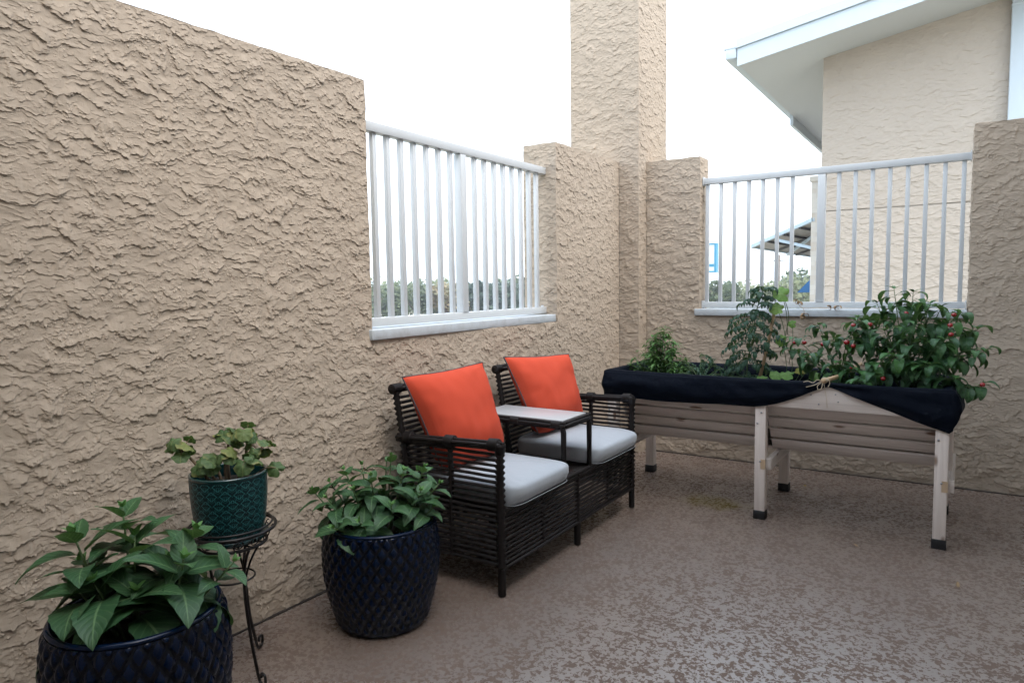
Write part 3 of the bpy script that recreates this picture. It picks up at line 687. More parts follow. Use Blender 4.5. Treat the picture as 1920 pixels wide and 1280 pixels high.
# ------------------------------------------------------------------ foliage builder
def leaf(mb, base, d, upv, L_, W_, droop=.5, fold=.25, n_=7, shape=1.0, rnd=None, serr=0.0, curl=0.0):
    """one blade: starts at base along d, sags by droop over its length, folded along the midrib"""
    d = Vector(d).normalized(); side = d.cross(Vector(upv))
    if side.length < 1e-3: side = d.cross(Vector((.3, .5, .8)))
    side.normalize(); up_ = side.cross(d); p_ = Vector(base); r_ = rng.random() if rnd is None else rnd
    U0 = int(r_ * 99); vs = []; uv = []; ax = Vector(side)
    for i in range(n_ + 1):
        t = i / n_
        wd = W_ * .5 * (math.sin(math.pi * min(1, t ** (.62 * shape))) ** .85) * (1 - .12 * t)
        if i == n_: wd = W_ * .006
        if serr and 0 < i < n_: wd *= 1 + serr * (1 if i % 2 else -1)
        lift = fold * wd; wave = curl * W_ * math.sin(t * 9 + r_ * 20)
        vs += [p_ - side * wd + up_ * (lift + wave), p_ - side * wd * .5 + up_ * (lift * .35), p_, p_ + side * wd * .5 + up_ * (lift * .35), p_ + side * wd + up_ * (lift - wave)]
        uv += [(U0 + .02, t), (U0 + .26, t), (U0 + .5, t), (U0 + .74, t), (U0 + .98, t)]
        rot = Matrix.Rotation(-droop / n_ * (1.0 + .6 * t), 3, side); d = rot @ d; up_ = rot @ up_; p_ = p_ + d * (L_ / n_)
    fs = [(i * 5 + k, i * 5 + k + 1, i * 5 + 5 + k + 1, i * 5 + 5 + k) for i in range(n_) for k in range(4)]
    mb.add(vs, fs, True, uvs=lambda q: uv[q])
def lf_build(mb, name, mat, parent): return mb.build(name, mat, parent, uv=True)
def bent(a, b, bow, n_=6):
    a, b = Vector(a), Vector(b); bow = Vector(bow); return [a.lerp(b, i / n_) + bow * math.sin(math.pi * i / n_) for i in range(n_ + 1)]

def whorl_shoot(mf, ms, root, tip, size, nodes=5, lean=None, twist=0.0, low=.50):
    """decussate shoot: pairs of pointed leaves, large below, small bright ones at the tip"""
    root, tip = Vector(root), Vector(tip); ax = (tip - root).normalized(); bow = Vector((rng.uniform(-1, 1), rng.uniform(-1, 1), 0)) * .012
    pts = bent(root, tip, bow, 8); ms.tube(pts, [.0048 - .0022 * i / 8 for i in range(9)], 7)
    for k in range(nodes):
        t = low + (1 - low) * (k / (nodes - 1)) ** .72 if nodes > 1 else 1
        i = min(7, int(t * 8)); P = pts[i].lerp(pts[i + 1], t * 8 - i) if t < 1 else pts[8]
        f = 1 - k / max(1, nodes - 1)                       # 1 low .. 0 tip
        Lf = size * (.30 + .78 * f ** .6 if f > 0 else .20); tilt = .95 * (1 - f) ** 1.6 + .12
        npair = 2 if k < nodes - 1 else 3
        for q in range(npair if k < nodes - 1 else 4):
            a = twist + k * math.pi / 2 + q * (math.pi if k < nodes - 1 else math.pi / 2) + rng.uniform(-.22, .22)
            out = Vector((math.cos(a), math.sin(a), 0)); out = (out - ax * out.dot(ax)).normalized()
            d = out * math.cos(tilt) + ax * math.sin(tilt) + Vector((0, 0, .10))
            l_ = Lf * rng.uniform(.85, 1.12); pet = P + d.normalized() * l_ * .07
            leaf(mf, pet, d, ax * .6 + Vector((0, 0, .5)), l_, l_ * rng.uniform(.54, .66), droop=rng.uniform(.7, 1.25) * (.35 + .75 * f), fold=.22, n_=12 if l_ > .09 else 7,
                 shape=1.02, rnd=min(.99, (1 - f) ** 1.5 * .95 + rng.uniform(0, .16) if k < nodes - 1 else .97), serr=.035, curl=.02)

# ------------------------------------------------------------------ glazed pots
def diamond_pot(name, c, rmax, h, label):
    t = empty(name, (c[0], c[1], 0), label=label, cat='plant pot', group='dark blue quilted glazed pots')
    nseg, nrow = 300, 120; NB, NR = 32, 13
    def prof(z):
        k = z / h; return rmax * (.70 + .30 * math.sin(min(1, (k + .12) / .78) * math.pi / 2) ** 1.15 - .075 * max(0, (k - .72) / .28) ** 2)
    def quilt(a, z, j):
        k = z / h
        if k > .968 or k < .05: return 0
        u = a / (2 * math.pi) * NB; v = k * NR
        p1 = abs(math.sin(math.pi * (u + v / 2))); p2 = abs(math.sin(math.pi * (u - v / 2)))
        return (p1 * p2) ** .55 * .0115 - .004
    P = [(0.0, .001)] + [(prof(0) - .012, .001), (prof(0), .012)] + [(prof(h * j / nrow), max(.013, h * j / nrow)) for j in range(3, nrow - 2)]
    zr = h
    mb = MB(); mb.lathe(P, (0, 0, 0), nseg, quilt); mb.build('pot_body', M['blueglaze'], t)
    rt_ = prof(h)
    mb = MB(); mb.lathe([(rt_ - .001, h * .972), (rt_ + .0025, h * .982), (rt_ + .0025, h * .992), (rt_ - .002, h), (rt_ - .010, h * 1.001), (rt_ - .015, h * .993), (rt_ - .017, h * .96), (rt_ - .018, h * .80)], (0, 0, 0), 96)
    mb.build('rim', M['blueglaze'], t)
    mb = MB(); n_ = 40; ring_ = []
    vs = [Vector((0, 0, h * .83))]
    for j in range(1, 9):
        for k in range(n_):
            a = 2 * math.pi * k / n_; r_ = (rt_ - .0185) * j / 8; vs.append(Vector((r_ * math.cos(a), r_ * math.sin(a), h * .83 + .008 * mnoise.noise(Vector((r_ * math.cos(a) * 30, r_ * math.sin(a) * 30, 0))))))
    fs = [(0, 1 + k, 1 + (k + 1) % n_) for k in range(n_)] + [(1 + (j - 1) * n_ + k, 1 + j * n_ + k, 1 + j * n_ + (k + 1) % n_, 1 + (j - 1) * n_ + (k + 1) % n_) for j in range(1, 8) for k in range(n_)]
    mb.add(vs, fs, True).build('soil', M['soil'], t)
    return t
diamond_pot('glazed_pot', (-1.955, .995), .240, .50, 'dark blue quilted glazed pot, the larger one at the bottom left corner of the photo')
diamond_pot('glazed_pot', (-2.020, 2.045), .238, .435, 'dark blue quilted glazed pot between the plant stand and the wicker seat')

def big_plant(c, z, shoots, label, size):
    t = empty('leafy_plant', (c[0], c[1], z), label=label, cat='potted plant', group='large-leaved green plants in the blue pots')
    mf, ms = MB(), MB()
    for (dx, dy, h_, sz, nn, tw) in shoots:
        whorl_shoot(mf, ms, (dx * .35, dy * .35, 0), (dx, dy, h_), size * sz, nn, twist=tw)
    ms.build('stem', M['stem'], t); lf_build(mf, 'foliage', M['lf_big'], t)
VR, VD = Vector((.835, .549)), Vector((-.549, .835))
def spread(lst): return [((VR * r_ + VD * d_).x, (VR * r_ + VD * d_).y, h_, sz, nn, tw) for r_, d_, h_, sz, nn, tw in lst]
rng.seed(11)
big_plant((-1.955, .995), .415, spread([(-.09, .11, .34, .78, 5, .3), (-.17, .0, .30, .95, 5, 1.0), (.13, .10, .27, .80, 5, .5), (.15, -.02, .23, .95, 5, 1.2), (.27, .03, .20, .62, 4, .2), (-.03, .06, .27, 1.0, 5, .0), (-.07, -.08, .19, 1.1, 4, .9), (.04, -.07, .16, 1.05, 4, .1), (-.15, -.04, .16, 1.15, 4, .7), (.06, .08, .18, 1.05, 4, .4), (-.20, .08, .18, 1.0, 4, 1.3)]),
          'green plant with large pointed leaves growing from the big blue pot at the bottom left', .195)
rng.seed(23)
big_plant((-2.020, 2.045), .360, spread([(-.16, .05, .27, .85, 5, .3), (.03, .12, .31, .85, 5, .9), (.18, .08, .27, .85, 5, .1), (-.03, -.02, .26, .95, 5, .6), (.18, -.07, .21, .95, 5, .4), (-.28, .0, .20, .85, 5, 1.2), (-.15, -.18, .10, .95, 4, .7), (.07, -.12, .17, .9, 4, .2), (-.20, -.08, .19, .95, 4, .9), (.25, .0, .22, .8, 4, 0),
          (.0, .17, .27, .9, 4, 1.3), (-.10, .13, .27, .9, 4, .5), (.10, .02, .27, .9, 5, 1.1), (-.09, -.08, .22, .95, 4, .4), (.23, -.06, .14, .85, 4, .2), (-.23, .08, .21, .85, 4, 1.4), (0, 0, .18, 1, 4, .8), (-.05, -.17, .12, .9, 4, .3), (.14, .14, .24, .9, 4, .2)]),
          'bushy green plant spreading over the blue pot beside the wicker seat', .140)

# ------------------------------------------------------------------ plant stand and teal pot
SX, SY = -2.195, 1.465
st = empty('plant_stand', (SX, SY, 0), label='black wrought iron plant stand on three thin curled legs holding the teal pot', cat='plant stand')
def circ(r_, z, n_=56): return [(r_ * math.cos(2 * math.pi * k / n_), r_ * math.sin(2 * math.pi * k / n_), z) for k in range(n_)]
mb = MB(); mb.tube(circ(.153, .545), .0062, 8, True); mb.tube(circ(.142, .558), .0040, 6, True); mb.tube(circ(.120, .492), .0058, 8, True)
for k in range(14):
    a = 2 * math.pi * k / 14; c0 = Vector((math.cos(a), math.sin(a), 0)); tt = Vector((-math.sin(a), math.cos(a), 0))
    P = []
    for q in range(22):
        th = q / 21 * 2.6 * math.pi; rr = .020 * (1 - q / 30)
        P.append(c0 * (.137 + .008 * math.cos(th) * .6 - .010 * q / 21) + tt * (rr * math.sin(th)) + Vector((0, 0, .519 + rr * math.cos(th))))
    mb.tube(P, .0022, 5)
mb.build('basket_ring', M['iron'], st)
mb = MB()
for k in range(6):
    a = math.pi * k / 6; mb.tube([(-.12 * math.cos(a), -.12 * math.sin(a), .492), (.12 * math.cos(a), .12 * math.sin(a), .492)], .0035, 6)
mb.build('cradle', M['iron'], st)
for a in (R(-5), R(115), R(235)):
    o_ = Vector((math.cos(a), math.sin(a), 0)); t_ = Vector((-math.sin(a), math.cos(a), 0)); mb = MB()
    mb.tube(catm([o_ * .118 + Vector((0, 0, .492)), o_ * .085 + Vector((0, 0, .43)), o_ * .070 + Vector((0, 0, .33)), o_ * .095 + Vector((0, 0, .17)), o_ * .135 + Vector((0, 0, .035)), o_ * .155 + Vector((0, 0, .008)), o_ * .178 + Vector((0, 0, .014)), o_ * .180 + Vector((0, 0, .042)), o_ * .160 + Vector((0, 0, .048)), o_ * .155 + Vector((0, 0, .032))]), .0052, 8)
    mb.tube(catm([o_ * .105 + t_ * .045 + Vector((0, 0, .492)), o_ * .078 + t_ * .02 + Vector((0, 0, .42)), o_ * .076 + Vector((0, 0, .33)), o_ * .10 + Vector((0, 0, .17)), o_ * .137 + Vector((0, 0, .045))]), .0040, 7)
    mb.build('leg', M['iron'], st)
mb = MB(); mb.tube(circ(.074, .36, 32), .0035, 6, True); mb.build('brace_ring', M['iron'], st)
tp = empty('teal_pot', (SX, SY, .500), label='teal glazed pot with a fine raised pattern standing on the iron plant stand', cat='plant pot')
H_ = .252
pr = [(.098, .012), (.104, .016), (.112, .035), (.120, .07), (.126, .12), (.130, .17), (.1315, .21), (.1315, H_ - .006)]
mb = MB()
fine = []
for i in range(len(pr) - 1):
    for q in range(5): fine.append((pr[i][0] + (pr[i + 1][0] - pr[i][0]) * q / 5, pr[i][1] + (pr[i + 1][1] - pr[i][1]) * q / 5))
fine.append(pr[-1])
n_ = 120
vs = []; uvs = []
for j, (r_, z_) in enumerate(fine):
    for k in range(n_ + 1):
        a = 2 * math.pi * k / n_; vs.append((r_ * math.cos(a), r_ * math.sin(a), z_)); uvs.append((k / n_, (z_ - .012) / (H_ - .018)))
mb.add(vs, [(j * (n_ + 1) + k, j * (n_ + 1) + k + 1, (j + 1) * (n_ + 1) + k + 1, (j + 1) * (n_ + 1) + k) for j in range(len(fine) - 1) for k in range(n_)], True, uvs=lambda q: uvs[q])
mb.build('pot_body', M['teal'], tp, uv=True)
MB().lathe([(.1312, H_ - .010), (.1335, H_ - .004), (.1315, H_), (.126, H_ + .001), (.1235, H_ - .004), (.1235, H_ - .06)], (0, 0, 0), 96).build('rim', M['tealplain'], tp)
MB().lathe([(0, .0), (.10, .0), (.118, .006), (.129, .024), (.126, .026), (.114, .013), (.0, .011)], (0, 0, 0), 96).build('saucer', M['tealplain'], tp)
MB().lathe([(0, H_ - .045), (.08, H_ - .044), (.1240, H_ - .048)], (0, 0, 0), 60).build('soil', M['soil'], tp)
rng.seed(5)
gp = empty('geranium', (SX, SY, .707), label='straggly geranium with yellowing scalloped leaves growing in the teal pot', cat='potted plant')
def round_leaf(mb, c, nrm, r_, cup=.25, dirv=(1, 0, 0)):
    nrm = Vector(nrm).normalized(); u = Vector(dirv); u = (u - nrm * u.dot(nrm)).normalized(); v = nrm.cross(u); n_ = 26; U0 = int(rng.random() * 99); vs = [Vector(c)]; uv = [(U0 + .5, .5)]
    for j in (1, 2, 3):
        for k in range(n_):
            a = 2 * math.pi * k / n_; notch = 1 - .75 * math.exp(-((((a + math.pi) % (2 * math.pi)) - math.pi) / .28) ** 2) * (j / 3)
            rr = r_ * j / 3 * notch * (1 + (.07 * math.cos(a * 7) if j == 3 else .02)); z = cup * r_ * ((j / 3) ** 2) * -1 + .10 * r_ * math.cos(a * 7 + 1) * (j / 3) ** 2 + .12 * r_ * math.cos(a * 2 + U0) * (j / 3)
            vs.append(Vector(c) + (u * math.cos(a) + v * math.sin(a)) * rr + nrm * z); uv.append((U0 + .5 + .48 * math.sin(a) * j / 3, .5 + .48 * math.cos(a) * j / 3))
    fs = [(0, 1 + k, 1 + (k + 1) % n_) for k in range(n_)] + [(1 + (j - 1) * n_ + k, 1 + j * n_ + k, 1 + j * n_ + (k + 1) % n_, 1 + (j - 1) * n_ + (k + 1) % n_) for j in (1, 2) for k in range(n_)]
    mb.add(vs, fs, True, uvs=lambda q: uv[q])
mf, ms = MB(), MB()
heads = [((-.12, -.10, .13), .05, 7), ((-.02, .02, .16), .045, 8), ((.06, .04, .17), .045, 8), ((.09, .07, .12), .05, 7), ((-.03, -.06, .07), .04, 4), ((.04, -.03, .12), .035, 4), ((.10, -.0, .09), .035, 4), ((-.07, -.03, .09), .04, 4)]
vr = Vector((.83, .55, 0))           # roughly across the view, so the spread is kept
for (h_, spread, n_l) in heads:
    hp = Vector(h_); ms.tube(bent((hp.x * .35, hp.y * .35, -.01), hp, (rng.uniform(-.01, .01), rng.uniform(-.01, .01), 0)), [.006, .006, .0055, .005, .005, .0045, .004], 7)
    for q in range(n_l):
        a = rng.uniform(0, 2 * math.pi); o_ = Vector((math.cos(a), math.sin(a), rng.uniform(-.5, .9))) * spread * rng.uniform(.5, 1.0)
        ms.tube(bent(hp - Vector((0, 0, .01)), hp + o_, (0, 0, .006), 4), .0016, 5)
        nn = Vector((o_.x, o_.y, abs(o_.z) * .3 + .035)) + Vector((rng.uniform(-.02, .02), rng.uniform(-.02, .02), 0)); round_leaf(mf, hp + o_, nn, rng.uniform(.022, .037), rng.uniform(.2, .6), (-o_.x, -o_.y, .2))
round_leaf(mf, (.115, .115, .045), (.5, -.4, .5), .032, .5); round_leaf(mf, (-.045, -.085, .075), (.3, -.6, .6), .036, .5)
ms.tube(bent((.04, .06, .0), (.115, .115, .045), (0, 0, .02), 5), .0018, 5)
ms.build('stem', M['stemwood'], gp); lf_build(mf, 'foliage', M['lf_ger'], gp)

# ------------------------------------------------------------------ vegetables in the planter
def wplant(name, loc, label, cat='vegetable plant'): return empty(name, loc, label=label, cat=cat)
def fruit(parent, P, r_):
    root = parent.location; o = MB().ball((0, 0, 0), r_, 14, (1, 1, .86)).build('pepper', M['fruit'], parent, loc=Vector(P) - root)
    MB().tube([(0, 0, r_ * .78), (.002, 0, r_ * 1.25), (.004, .002, r_ * 1.9)], [.0022, .0018, .0016], 6).build('fruit_stalk', M['stem'], o)
def bush(mf, ms, base, tips, Lf, n_per, droop=(1.2, 2.0), wf=.48, updir=.2, r0=.005):
    """branches to given tips with leaves hanging in loose clusters along the outer part"""
    fork = Vector(base)
    for tp_ in tips:
        tp_ = Vector(tp_); mid = fork.lerp(tp_, .45) + Vector((0, 0, .04)); pts = catm([fork, mid, tp_], 6)
        ms.tube(pts, [r0 * (1 - .7 * i / (len(pts) - 1)) for i in range(len(pts))], 6)
        for q in range(n_per):
            t = rng.random() ** .6; i = min(len(pts) - 2, int((.30 + .70 * t) * (len(pts) - 1))); P = pts[i].lerp(pts[i + 1], rng.random())
            a = rng.uniform(0, 2 * math.pi); d = Vector((math.cos(a), math.sin(a), rng.uniform(-.5, .55) + updir)).normalized(); pet = P + d * rng.uniform(.015, .045)
            ms.tube([P, P.lerp(pet, .5) + Vector((0, 0, .004)), pet], .0012, 4, cap=False)
            l_ = Lf * rng.uniform(.6, 1.15); leaf(mf, pet, d, (0, 0, 1), l_, l_ * wf * rng.uniform(.85, 1.15), rng.uniform(*droop), .30, 7, 1.0, curl=.04)
        for q in range(4):
            a = rng.uniform(0, 2 * math.pi); d = Vector((math.cos(a), math.sin(a), .9)); leaf(mf, tp_, d, (0, 0, 1), Lf * .55, Lf * .2, .6, .3, 6, rnd=.9)
rng.seed(31)
# large pepper bush on the right
b0 = Vector((-.26, 4.46, .74)); pb = wplant('pepper_bush', b0, 'large dense pepper bush with drooping leaves filling the right end of the planter')
mf, ms = MB(), MB()
tips = [(-.52, 4.42, 1.17), (-.42, 4.50, 1.27), (-.33, 4.44, 1.35), (-.24, 4.52, 1.33), (-.15, 4.38, 1.27), (-.10, 4.52, 1.25), (-.02, 4.42, 1.22), (.07, 4.46, 1.13), (-.48, 4.36, 1.05), (-.36, 4.30, 1.12), (-.22, 4.28, 1.16),
        (-.08, 4.30, 1.08), (.0, 4.34, .98), (.10, 4.36, 1.02), (-.42, 4.26, .93), (-.28, 4.24, .98), (-.14, 4.22, .95), (-.02, 4.24, .88), (-.18, 4.5, 1.15), (-.3, 4.5, 1.1), (-.05, 4.55, 1.1), (.09, 4.28, .84)]
bush(mf, ms, (0, 0, 0), [Vector(t) - b0 for t in tips], .102, 22, wf=.54, r0=.0055)
ms.build('stem', M['stem'], pb); lf_build(mf, 'foliage', M['lf_pep'], pb)
for P in ((-.352, 4.20, .868), (-.279, 4.24, .946), (-.265, 4.40, 1.215), (-.039, 4.30, 1.214), (-.054, 4.28, 1.160), (-.048, 4.26, 1.112), (.095, 4.22, .862)): fruit(pb, P, .0135)
# cherry pepper, left of it
b0 = Vector((-.60, 4.42, .74)); pc = wplant('cherry_pepper', b0, 'small open pepper plant with round red fruit between the tomato and the large bush')
mf, ms = MB(), MB()
tips = [(-.82, 4.36, 1.05), (-.72, 4.44, 1.14), (-.66, 4.34, 1.05), (-.55, 4.38, 1.10), (-.50, 4.34, 1.19), (-.46, 4.42, 1.17), (-.78, 4.30, .95), (-.60, 4.26, .93), (-.48, 4.24, .90), (-.38, 4.22, .88), (-.86, 4.42, .98), (-.44, 4.18, .84)]
bush(mf, ms, (0, 0, 0), [Vector(t) - b0 for t in tips], .088, 15, wf=.52, r0=.0045)
ms.build('stem', M['stem'], pc); lf_build(mf, 'foliage', M['lf_pep'], pc)
for P, r_ in (((-.827, 4.30, 1.042), .0125), ((-.774, 4.30, 1.043), .014), ((-.673, 4.30, 1.037), .0135), ((-.516, 4.30, 1.149), .0150), ((-.547, 4.29, 1.053), .0165), ((-.511, 4.28, 1.034), .014), ((-.433, 4.30, 1.156), .0145), ((-.519, 4.30, .906), .013)): fruit(pc, P, r_)
# tall staked tomato
def compound(mf, ms, P, d, L_, mat_n=7, leaflet=.04, droop=1.3):
    d = Vector(d).normalized(); p_ = Vector(P); side = d.cross(Vector((0, 0, 1))).normalized(); pts = [Vector(p_)]; dd = Vector(d)
    for i in range(mat_n):
        dd = (Matrix.Rotation(-droop / mat_n, 3, side) @ dd); p_ = p_ + dd * L_ / mat_n; pts.append(Vector(p_))
        if i >= 1:
            for sg in (-1, 1):
                l_ = leaflet * rng.uniform(.6, 1.1) * (1 - .3 * abs(i / mat_n - .6)); leaf(mf, p_, dd * .5 + side * sg + Vector((0, 0, .15)), (0, 0, 1), l_, l_ * .5, rng.uniform(1.0, 2.2), .35, 6, 1.0, serr=.12, curl=.06)
    leaf(mf, p_, dd, (0, 0, 1), leaflet * 1.25, leaflet * .6, 1.4, .3, 6, serr=.12)
    ms.tube(pts, [.0022 - .0012 * i / mat_n for i in range(len(pts))], 5, cap=False)
rng.seed(8)
b0 = Vector((-1.13, 4.46, .74)); tm = wplant('tomato_plant', b0, 'tall dark green tomato plant tied to a stake, reaching up in front of the railing')
mf, ms = MB(), MB(); axis_ = catm([(0, 0, 0), (-.01, 0, .15), (.03, .0, .32), (.04, -.01, .46), (.085, -.01, .62)], 8)
ms.tube(axis_, [.006 - .004 * i / (len(axis_) - 1) for i in range(len(axis_))], 8)
for q in range(62):
    t = (q + rng.random()) / 62; i = min(len(axis_) - 2, int(t * (len(axis_) - 1))); P = axis_[i].lerp(axis_[i + 1], rng.random()); a = q * 2.4 + rng.uniform(-.3, .3)
    l_ = (.17 if t < .35 else .20 if t < .75 else .12) * rng.uniform(.65, 1.0) * (1.0 if t < .85 else .7)
    compound(mf, ms, P, (math.cos(a), math.sin(a) * .8, .35 if t < .8 else .9), l_, 6, .052, .95)
ms.build('stem', M['stem'], tm); lf_build(mf, 'foliage', M['lf_tom'], tm)
sb = empty('bamboo_stake', (-1.08, 4.47, .74), label='upright bamboo stake standing among the tomato leaves', cat='stake')
MB().tube([(0, 0, -.02), (.06, 0, .26), (.105, 0, .515)], [.011, .0105, .010], 10).build('cane', M['bamboo'], sb)
rng.seed(14)
b0 = Vector((-1.42, 4.40, .74)); t2 = wplant('tomato_seedling', b0, 'low sprawling tomato seedling between the marigold and the tall tomato')
mf, ms = MB(), MB()
for tp_ in [(-.10, -.05, .16), (-.02, .06, .20), (.09, .02, .17), (.16, -.06, .12), (-.06, -.16, .09), (.22, .05, .09), (-.12, .08, .12), (.05, -.12, .08), (.28, -.04, .07), (-.14, -.20, .05)]:
    ms.tube(bent((0, 0, 0), tp_, (0, 0, .02)), .0025, 5)
    for q in range(6):
        a = rng.uniform(0, 6.28); compound(mf, ms, Vector(tp_) * rng.uniform(.5, 1), (math.cos(a), math.sin(a), .5), rng.uniform(.07, .12), 5, .034, 1.6)
compound(mf, ms, (-.10, -.20, .07), (-.1, -1, .1), .12, 5, .045, 1.8)
ms.build('stem', M['stem'], t2); lf_build(mf, 'foliage', M['lf_tom'], t2)
rng.seed(17)
b0 = Vector((-1.72, 4.42, .74)); mg = wplant('marigold', b0, 'bright light green feathery bush at the left end of the planter')
mf, ms = MB(), MB()
for q in range(48):
    a = rng.uniform(0, 6.28); rr = rng.random() ** .6; h_ = .29 * (1 - rr ** 1.6) + .07 + rng.uniform(-.02, .03); tp_ = Vector((math.cos(a) * .215 * rr + .03 * h_ / .3, math.sin(a) * .14 * rr, h_))
    ms.tube(bent((tp_.x * .15, tp_.y * .15, 0), tp_, (0, 0, .01)), [.003, .003, .0025, .002, .002, .0015, .001], 5)
    for k in range(26):
        t = .25 + .75 * rng.random() ** .7; P = Vector((tp_.x * (.15 + .85 * t), tp_.y * (.15 + .85 * t), tp_.z * t)); b_ = rng.uniform(0, 6.28)
        l_ = rng.uniform(.040, .070); leaf(mf, P, (math.cos(b_), math.sin(b_), rng.uniform(.0, .8)), (0, 0, 1), l_, l_ * .30, rng.uniform(.4, 1.4), .2, 4, 1.0, rnd=min(.99, t * .8 + rng.random() * .2))
ms.build('stem', M['stem'], mg); lf_build(mf, 'foliage', M['lf_lime'], mg)
rng.seed(19)
b0 = Vector((-.90, 4.50, .74)); sq = wplant('squash_vine', b0, 'pale yellow-green squash vine with a few broad leaves climbing beside the stake')
mf, ms = MB(), MB()
for (P, nn, r_) in (((-.035, -.05, .585), (.3, -.8, .5), .052), ((-.06, -.06, .50), (.2, -.7, .7), .048), ((-.03, -.06, .30), (.2, -.9, .2), .036), ((.02, -.12, .10), (0, -.5, .9), .045), ((-.05, -.10, .09), (.2, -.6, .8), .04), ((.08, -.02, .12), (-.1, -.5, .8), .04), ((.16, 0, .2), (0, -.8, .4), .03), ((.15, .03, .08), (.1, -.7, .6), .035), ((-.12, -.15, .07), (.1, -.5, .8), .035), ((.02, .0, .40), (.1, -.9, .3), .025)):
    round_leaf(mf, P, nn, r_, .15); ms.tube(bent((P[0] * .2, P[1] * .2, max(0, P[2] - .25)), P, (.01, 0, .01), 6), .0022, 5)
ms.tube(catm([(0, 0, 0), (.02, .02, .15), (-.02, 0, .3), (.0, -.01, .45), (-.03, -.04, .58)]), .0022, 5)
ms.build('stem', M['stem'], sq); lf_build(mf, 'foliage', M['lf_squash'], sq)
# dried tendril on the sill
dt = empty('dried_tendril', (-1.02, 5.41, 1.197), label='dried brown tendril with curled leaves lying on the back wall sill', cat='dried vine')
mb = MB(); mb.tube(catm([(0, -.02, .06), (.02, -.03, .02), (.06, -.02, .008), (.16, -.02, .014), (.28, -.02, .006)]), .002, 5); mb.tube(catm([(.04, -.03, .01), (.05, -.045, -.03), (.03, -.045, -.06)]), .0016, 5); mb.build('stem', M['lf_dry'], dt)
mb = MB(); rng.seed(3)
for P in ((0, -.02, .065), (.01, -.03, .05), (.055, -.045, -.035), (.035, -.045, -.045), (.2, -.02, .02), (.27, -.02, .02)):
    for k in range(3): leaf(mb, P, (rng.uniform(-1, 1), rng.uniform(-.4, .2), rng.uniform(-.4, .8)), (0, 0, 1), .045, .022, 2.4, .5, 6)
lf_build(mb, 'foliage', M['lf_dry'], dt)

# small litter on the floor
M['petal'] = simple('yellow_petal', (.55, .40, .05), .8)
for k, (P, mt, lab, cat_) in enumerate((((-.86, 4.93, .006), 'petal', 'tiny yellow petal on the floor under the planter near its middle rear leg', 'petal'), ((.02, 3.62, .006), 'lf_dry', 'dry curled leaf on the floor just in front of the right planter leg', 'leaf'),
        ((-.45, 3.95, .006), 'lf_dry', 'dry brown leaf on the floor between the two front planter legs', 'leaf'), ((-2.28, 2.42, .006), 'lf_dry', 'dry leaf on the floor against the wall behind the blue pot', 'leaf'))):
    mb = MB(); rng.seed(60 + k); leaf(mb, (0, 0, .002), (rng.uniform(-1, 1), rng.uniform(-1, 1), .15), (0, 0, 1), .034 if k else .02, .017, .5, .5, 6); o = mb.build('fallen_leaf' if k else 'fallen_petal', M[mt], None, uv=True, loc=P); tag(o, lab, cat_)

# ------------------------------------------------------------------ beyond the walls
GZ = -3.5
def ground_mat():
    s = N('dry_grass_ground'); n_ = s.noise(s.coord(), .25, 5, .6)
    return s.done(s.mix(n_, (.40, .36, .30), (.26, .25, .17)), .95)
mb = MB(); mb.add([(-1500, -1500, GZ), (1500, -1500, GZ), (1500, 1500, GZ), (-1500, 1500, GZ)], [(0, 1, 2, 3)]); mb.build('ground', ground_mat())['kind'] = 'structure'
# building that carries the patio
M['paintwhite'] = simple('white_soffit_paint', (.52, .54, .55), .6, 120, .2, .001, .04)
M['fascia'] = simple('white_fascia_metal', (.50, .56, .60), .4, 60, .05, .001, .04)
M['gap'] = simple('grey_drip_edge', (.30, .36, .40), .6)  # darker blue-grey line along the drip edge
nb = empty('neighbour_building', (-1.6, 9.85, GZ), label='beige stucco building beyond the back railing with a white sloping roof edge', cat='building')
def NBq(x, y, z): return Vector((x + 1.6, y - 9.85, z - GZ))
sl = .163
def zr_(x): return 4.118 + sl * (x + 2.47)        # soffit height
XE, XR, YF, YW, YB = -2.47, 7.0, 9.0, 9.85, 24.0
xs = [-1.605, XR]
vs = [NBq(-1.605, YW, GZ), NBq(XR, YW, GZ), NBq(XR, YW, zr_(XR)), NBq(-1.605, YW, zr_(-1.605)), NBq(-1.605, YB, GZ), NBq(XR, YB, GZ), NBq(XR, YB, zr_(XR)), NBq(-1.605, YB, zr_(-1.605))]
lowz = 1.0
o = stucco_obj('wall', M['stucco_far'], [((-1.605, YW, lowz), (2.3, 0, 0), (0, 0, 2.30 - lowz), .0125), ((-1.605, YW, 2.315), (2.3, 0, 0), (0, 0, 2.8), .0125)], nb, 51, 2.2, 1.15); o.location = NBq(0, 0, 0)
# trim what would stand above the soffit
bmx = bmesh.new(); bmx.from_mesh(o.data); bmesh.ops.bisect_plane(bmx, geom=bmx.verts[:] + bmx.edges[:] + bmx.faces[:], plane_co=(-2.47, 0, 4.125), plane_no=(-sl, 0, 1), clear_outer=True); bmx.to_mesh(o.data); bmx.free()
mb = MB(); mb.add([v + Vector((0, .012 if i < 4 else 0, 0)) for i, v in enumerate(vs)], [(0, 1, 2, 3), (5, 4, 7, 6), (4, 0, 3, 7), (1, 5, 6, 2)]); mb.build('wall_core', M['stucco_far'], nb)
def slab(x0, x1, y0, y1, dz0, dz1, nm, mat):
    mb = MB(); P = [NBq(x, y, zr_(x) + dz) for dz in (dz0, dz1) for x, y in ((x0, y0), (x1, y0), (x1, y1), (x0, y1))]
    mb.add(P, [(3, 2, 1, 0), (4, 5, 6, 7), (0, 1, 5, 4), (1, 2, 6, 5), (2, 3, 7, 6), (3, 0, 4, 7)]); return mb.build(nm, mat, nb)
slab(XE + .02, XR, YF + .02, YB, 0, .04, 'soffit', M['paintwhite'])
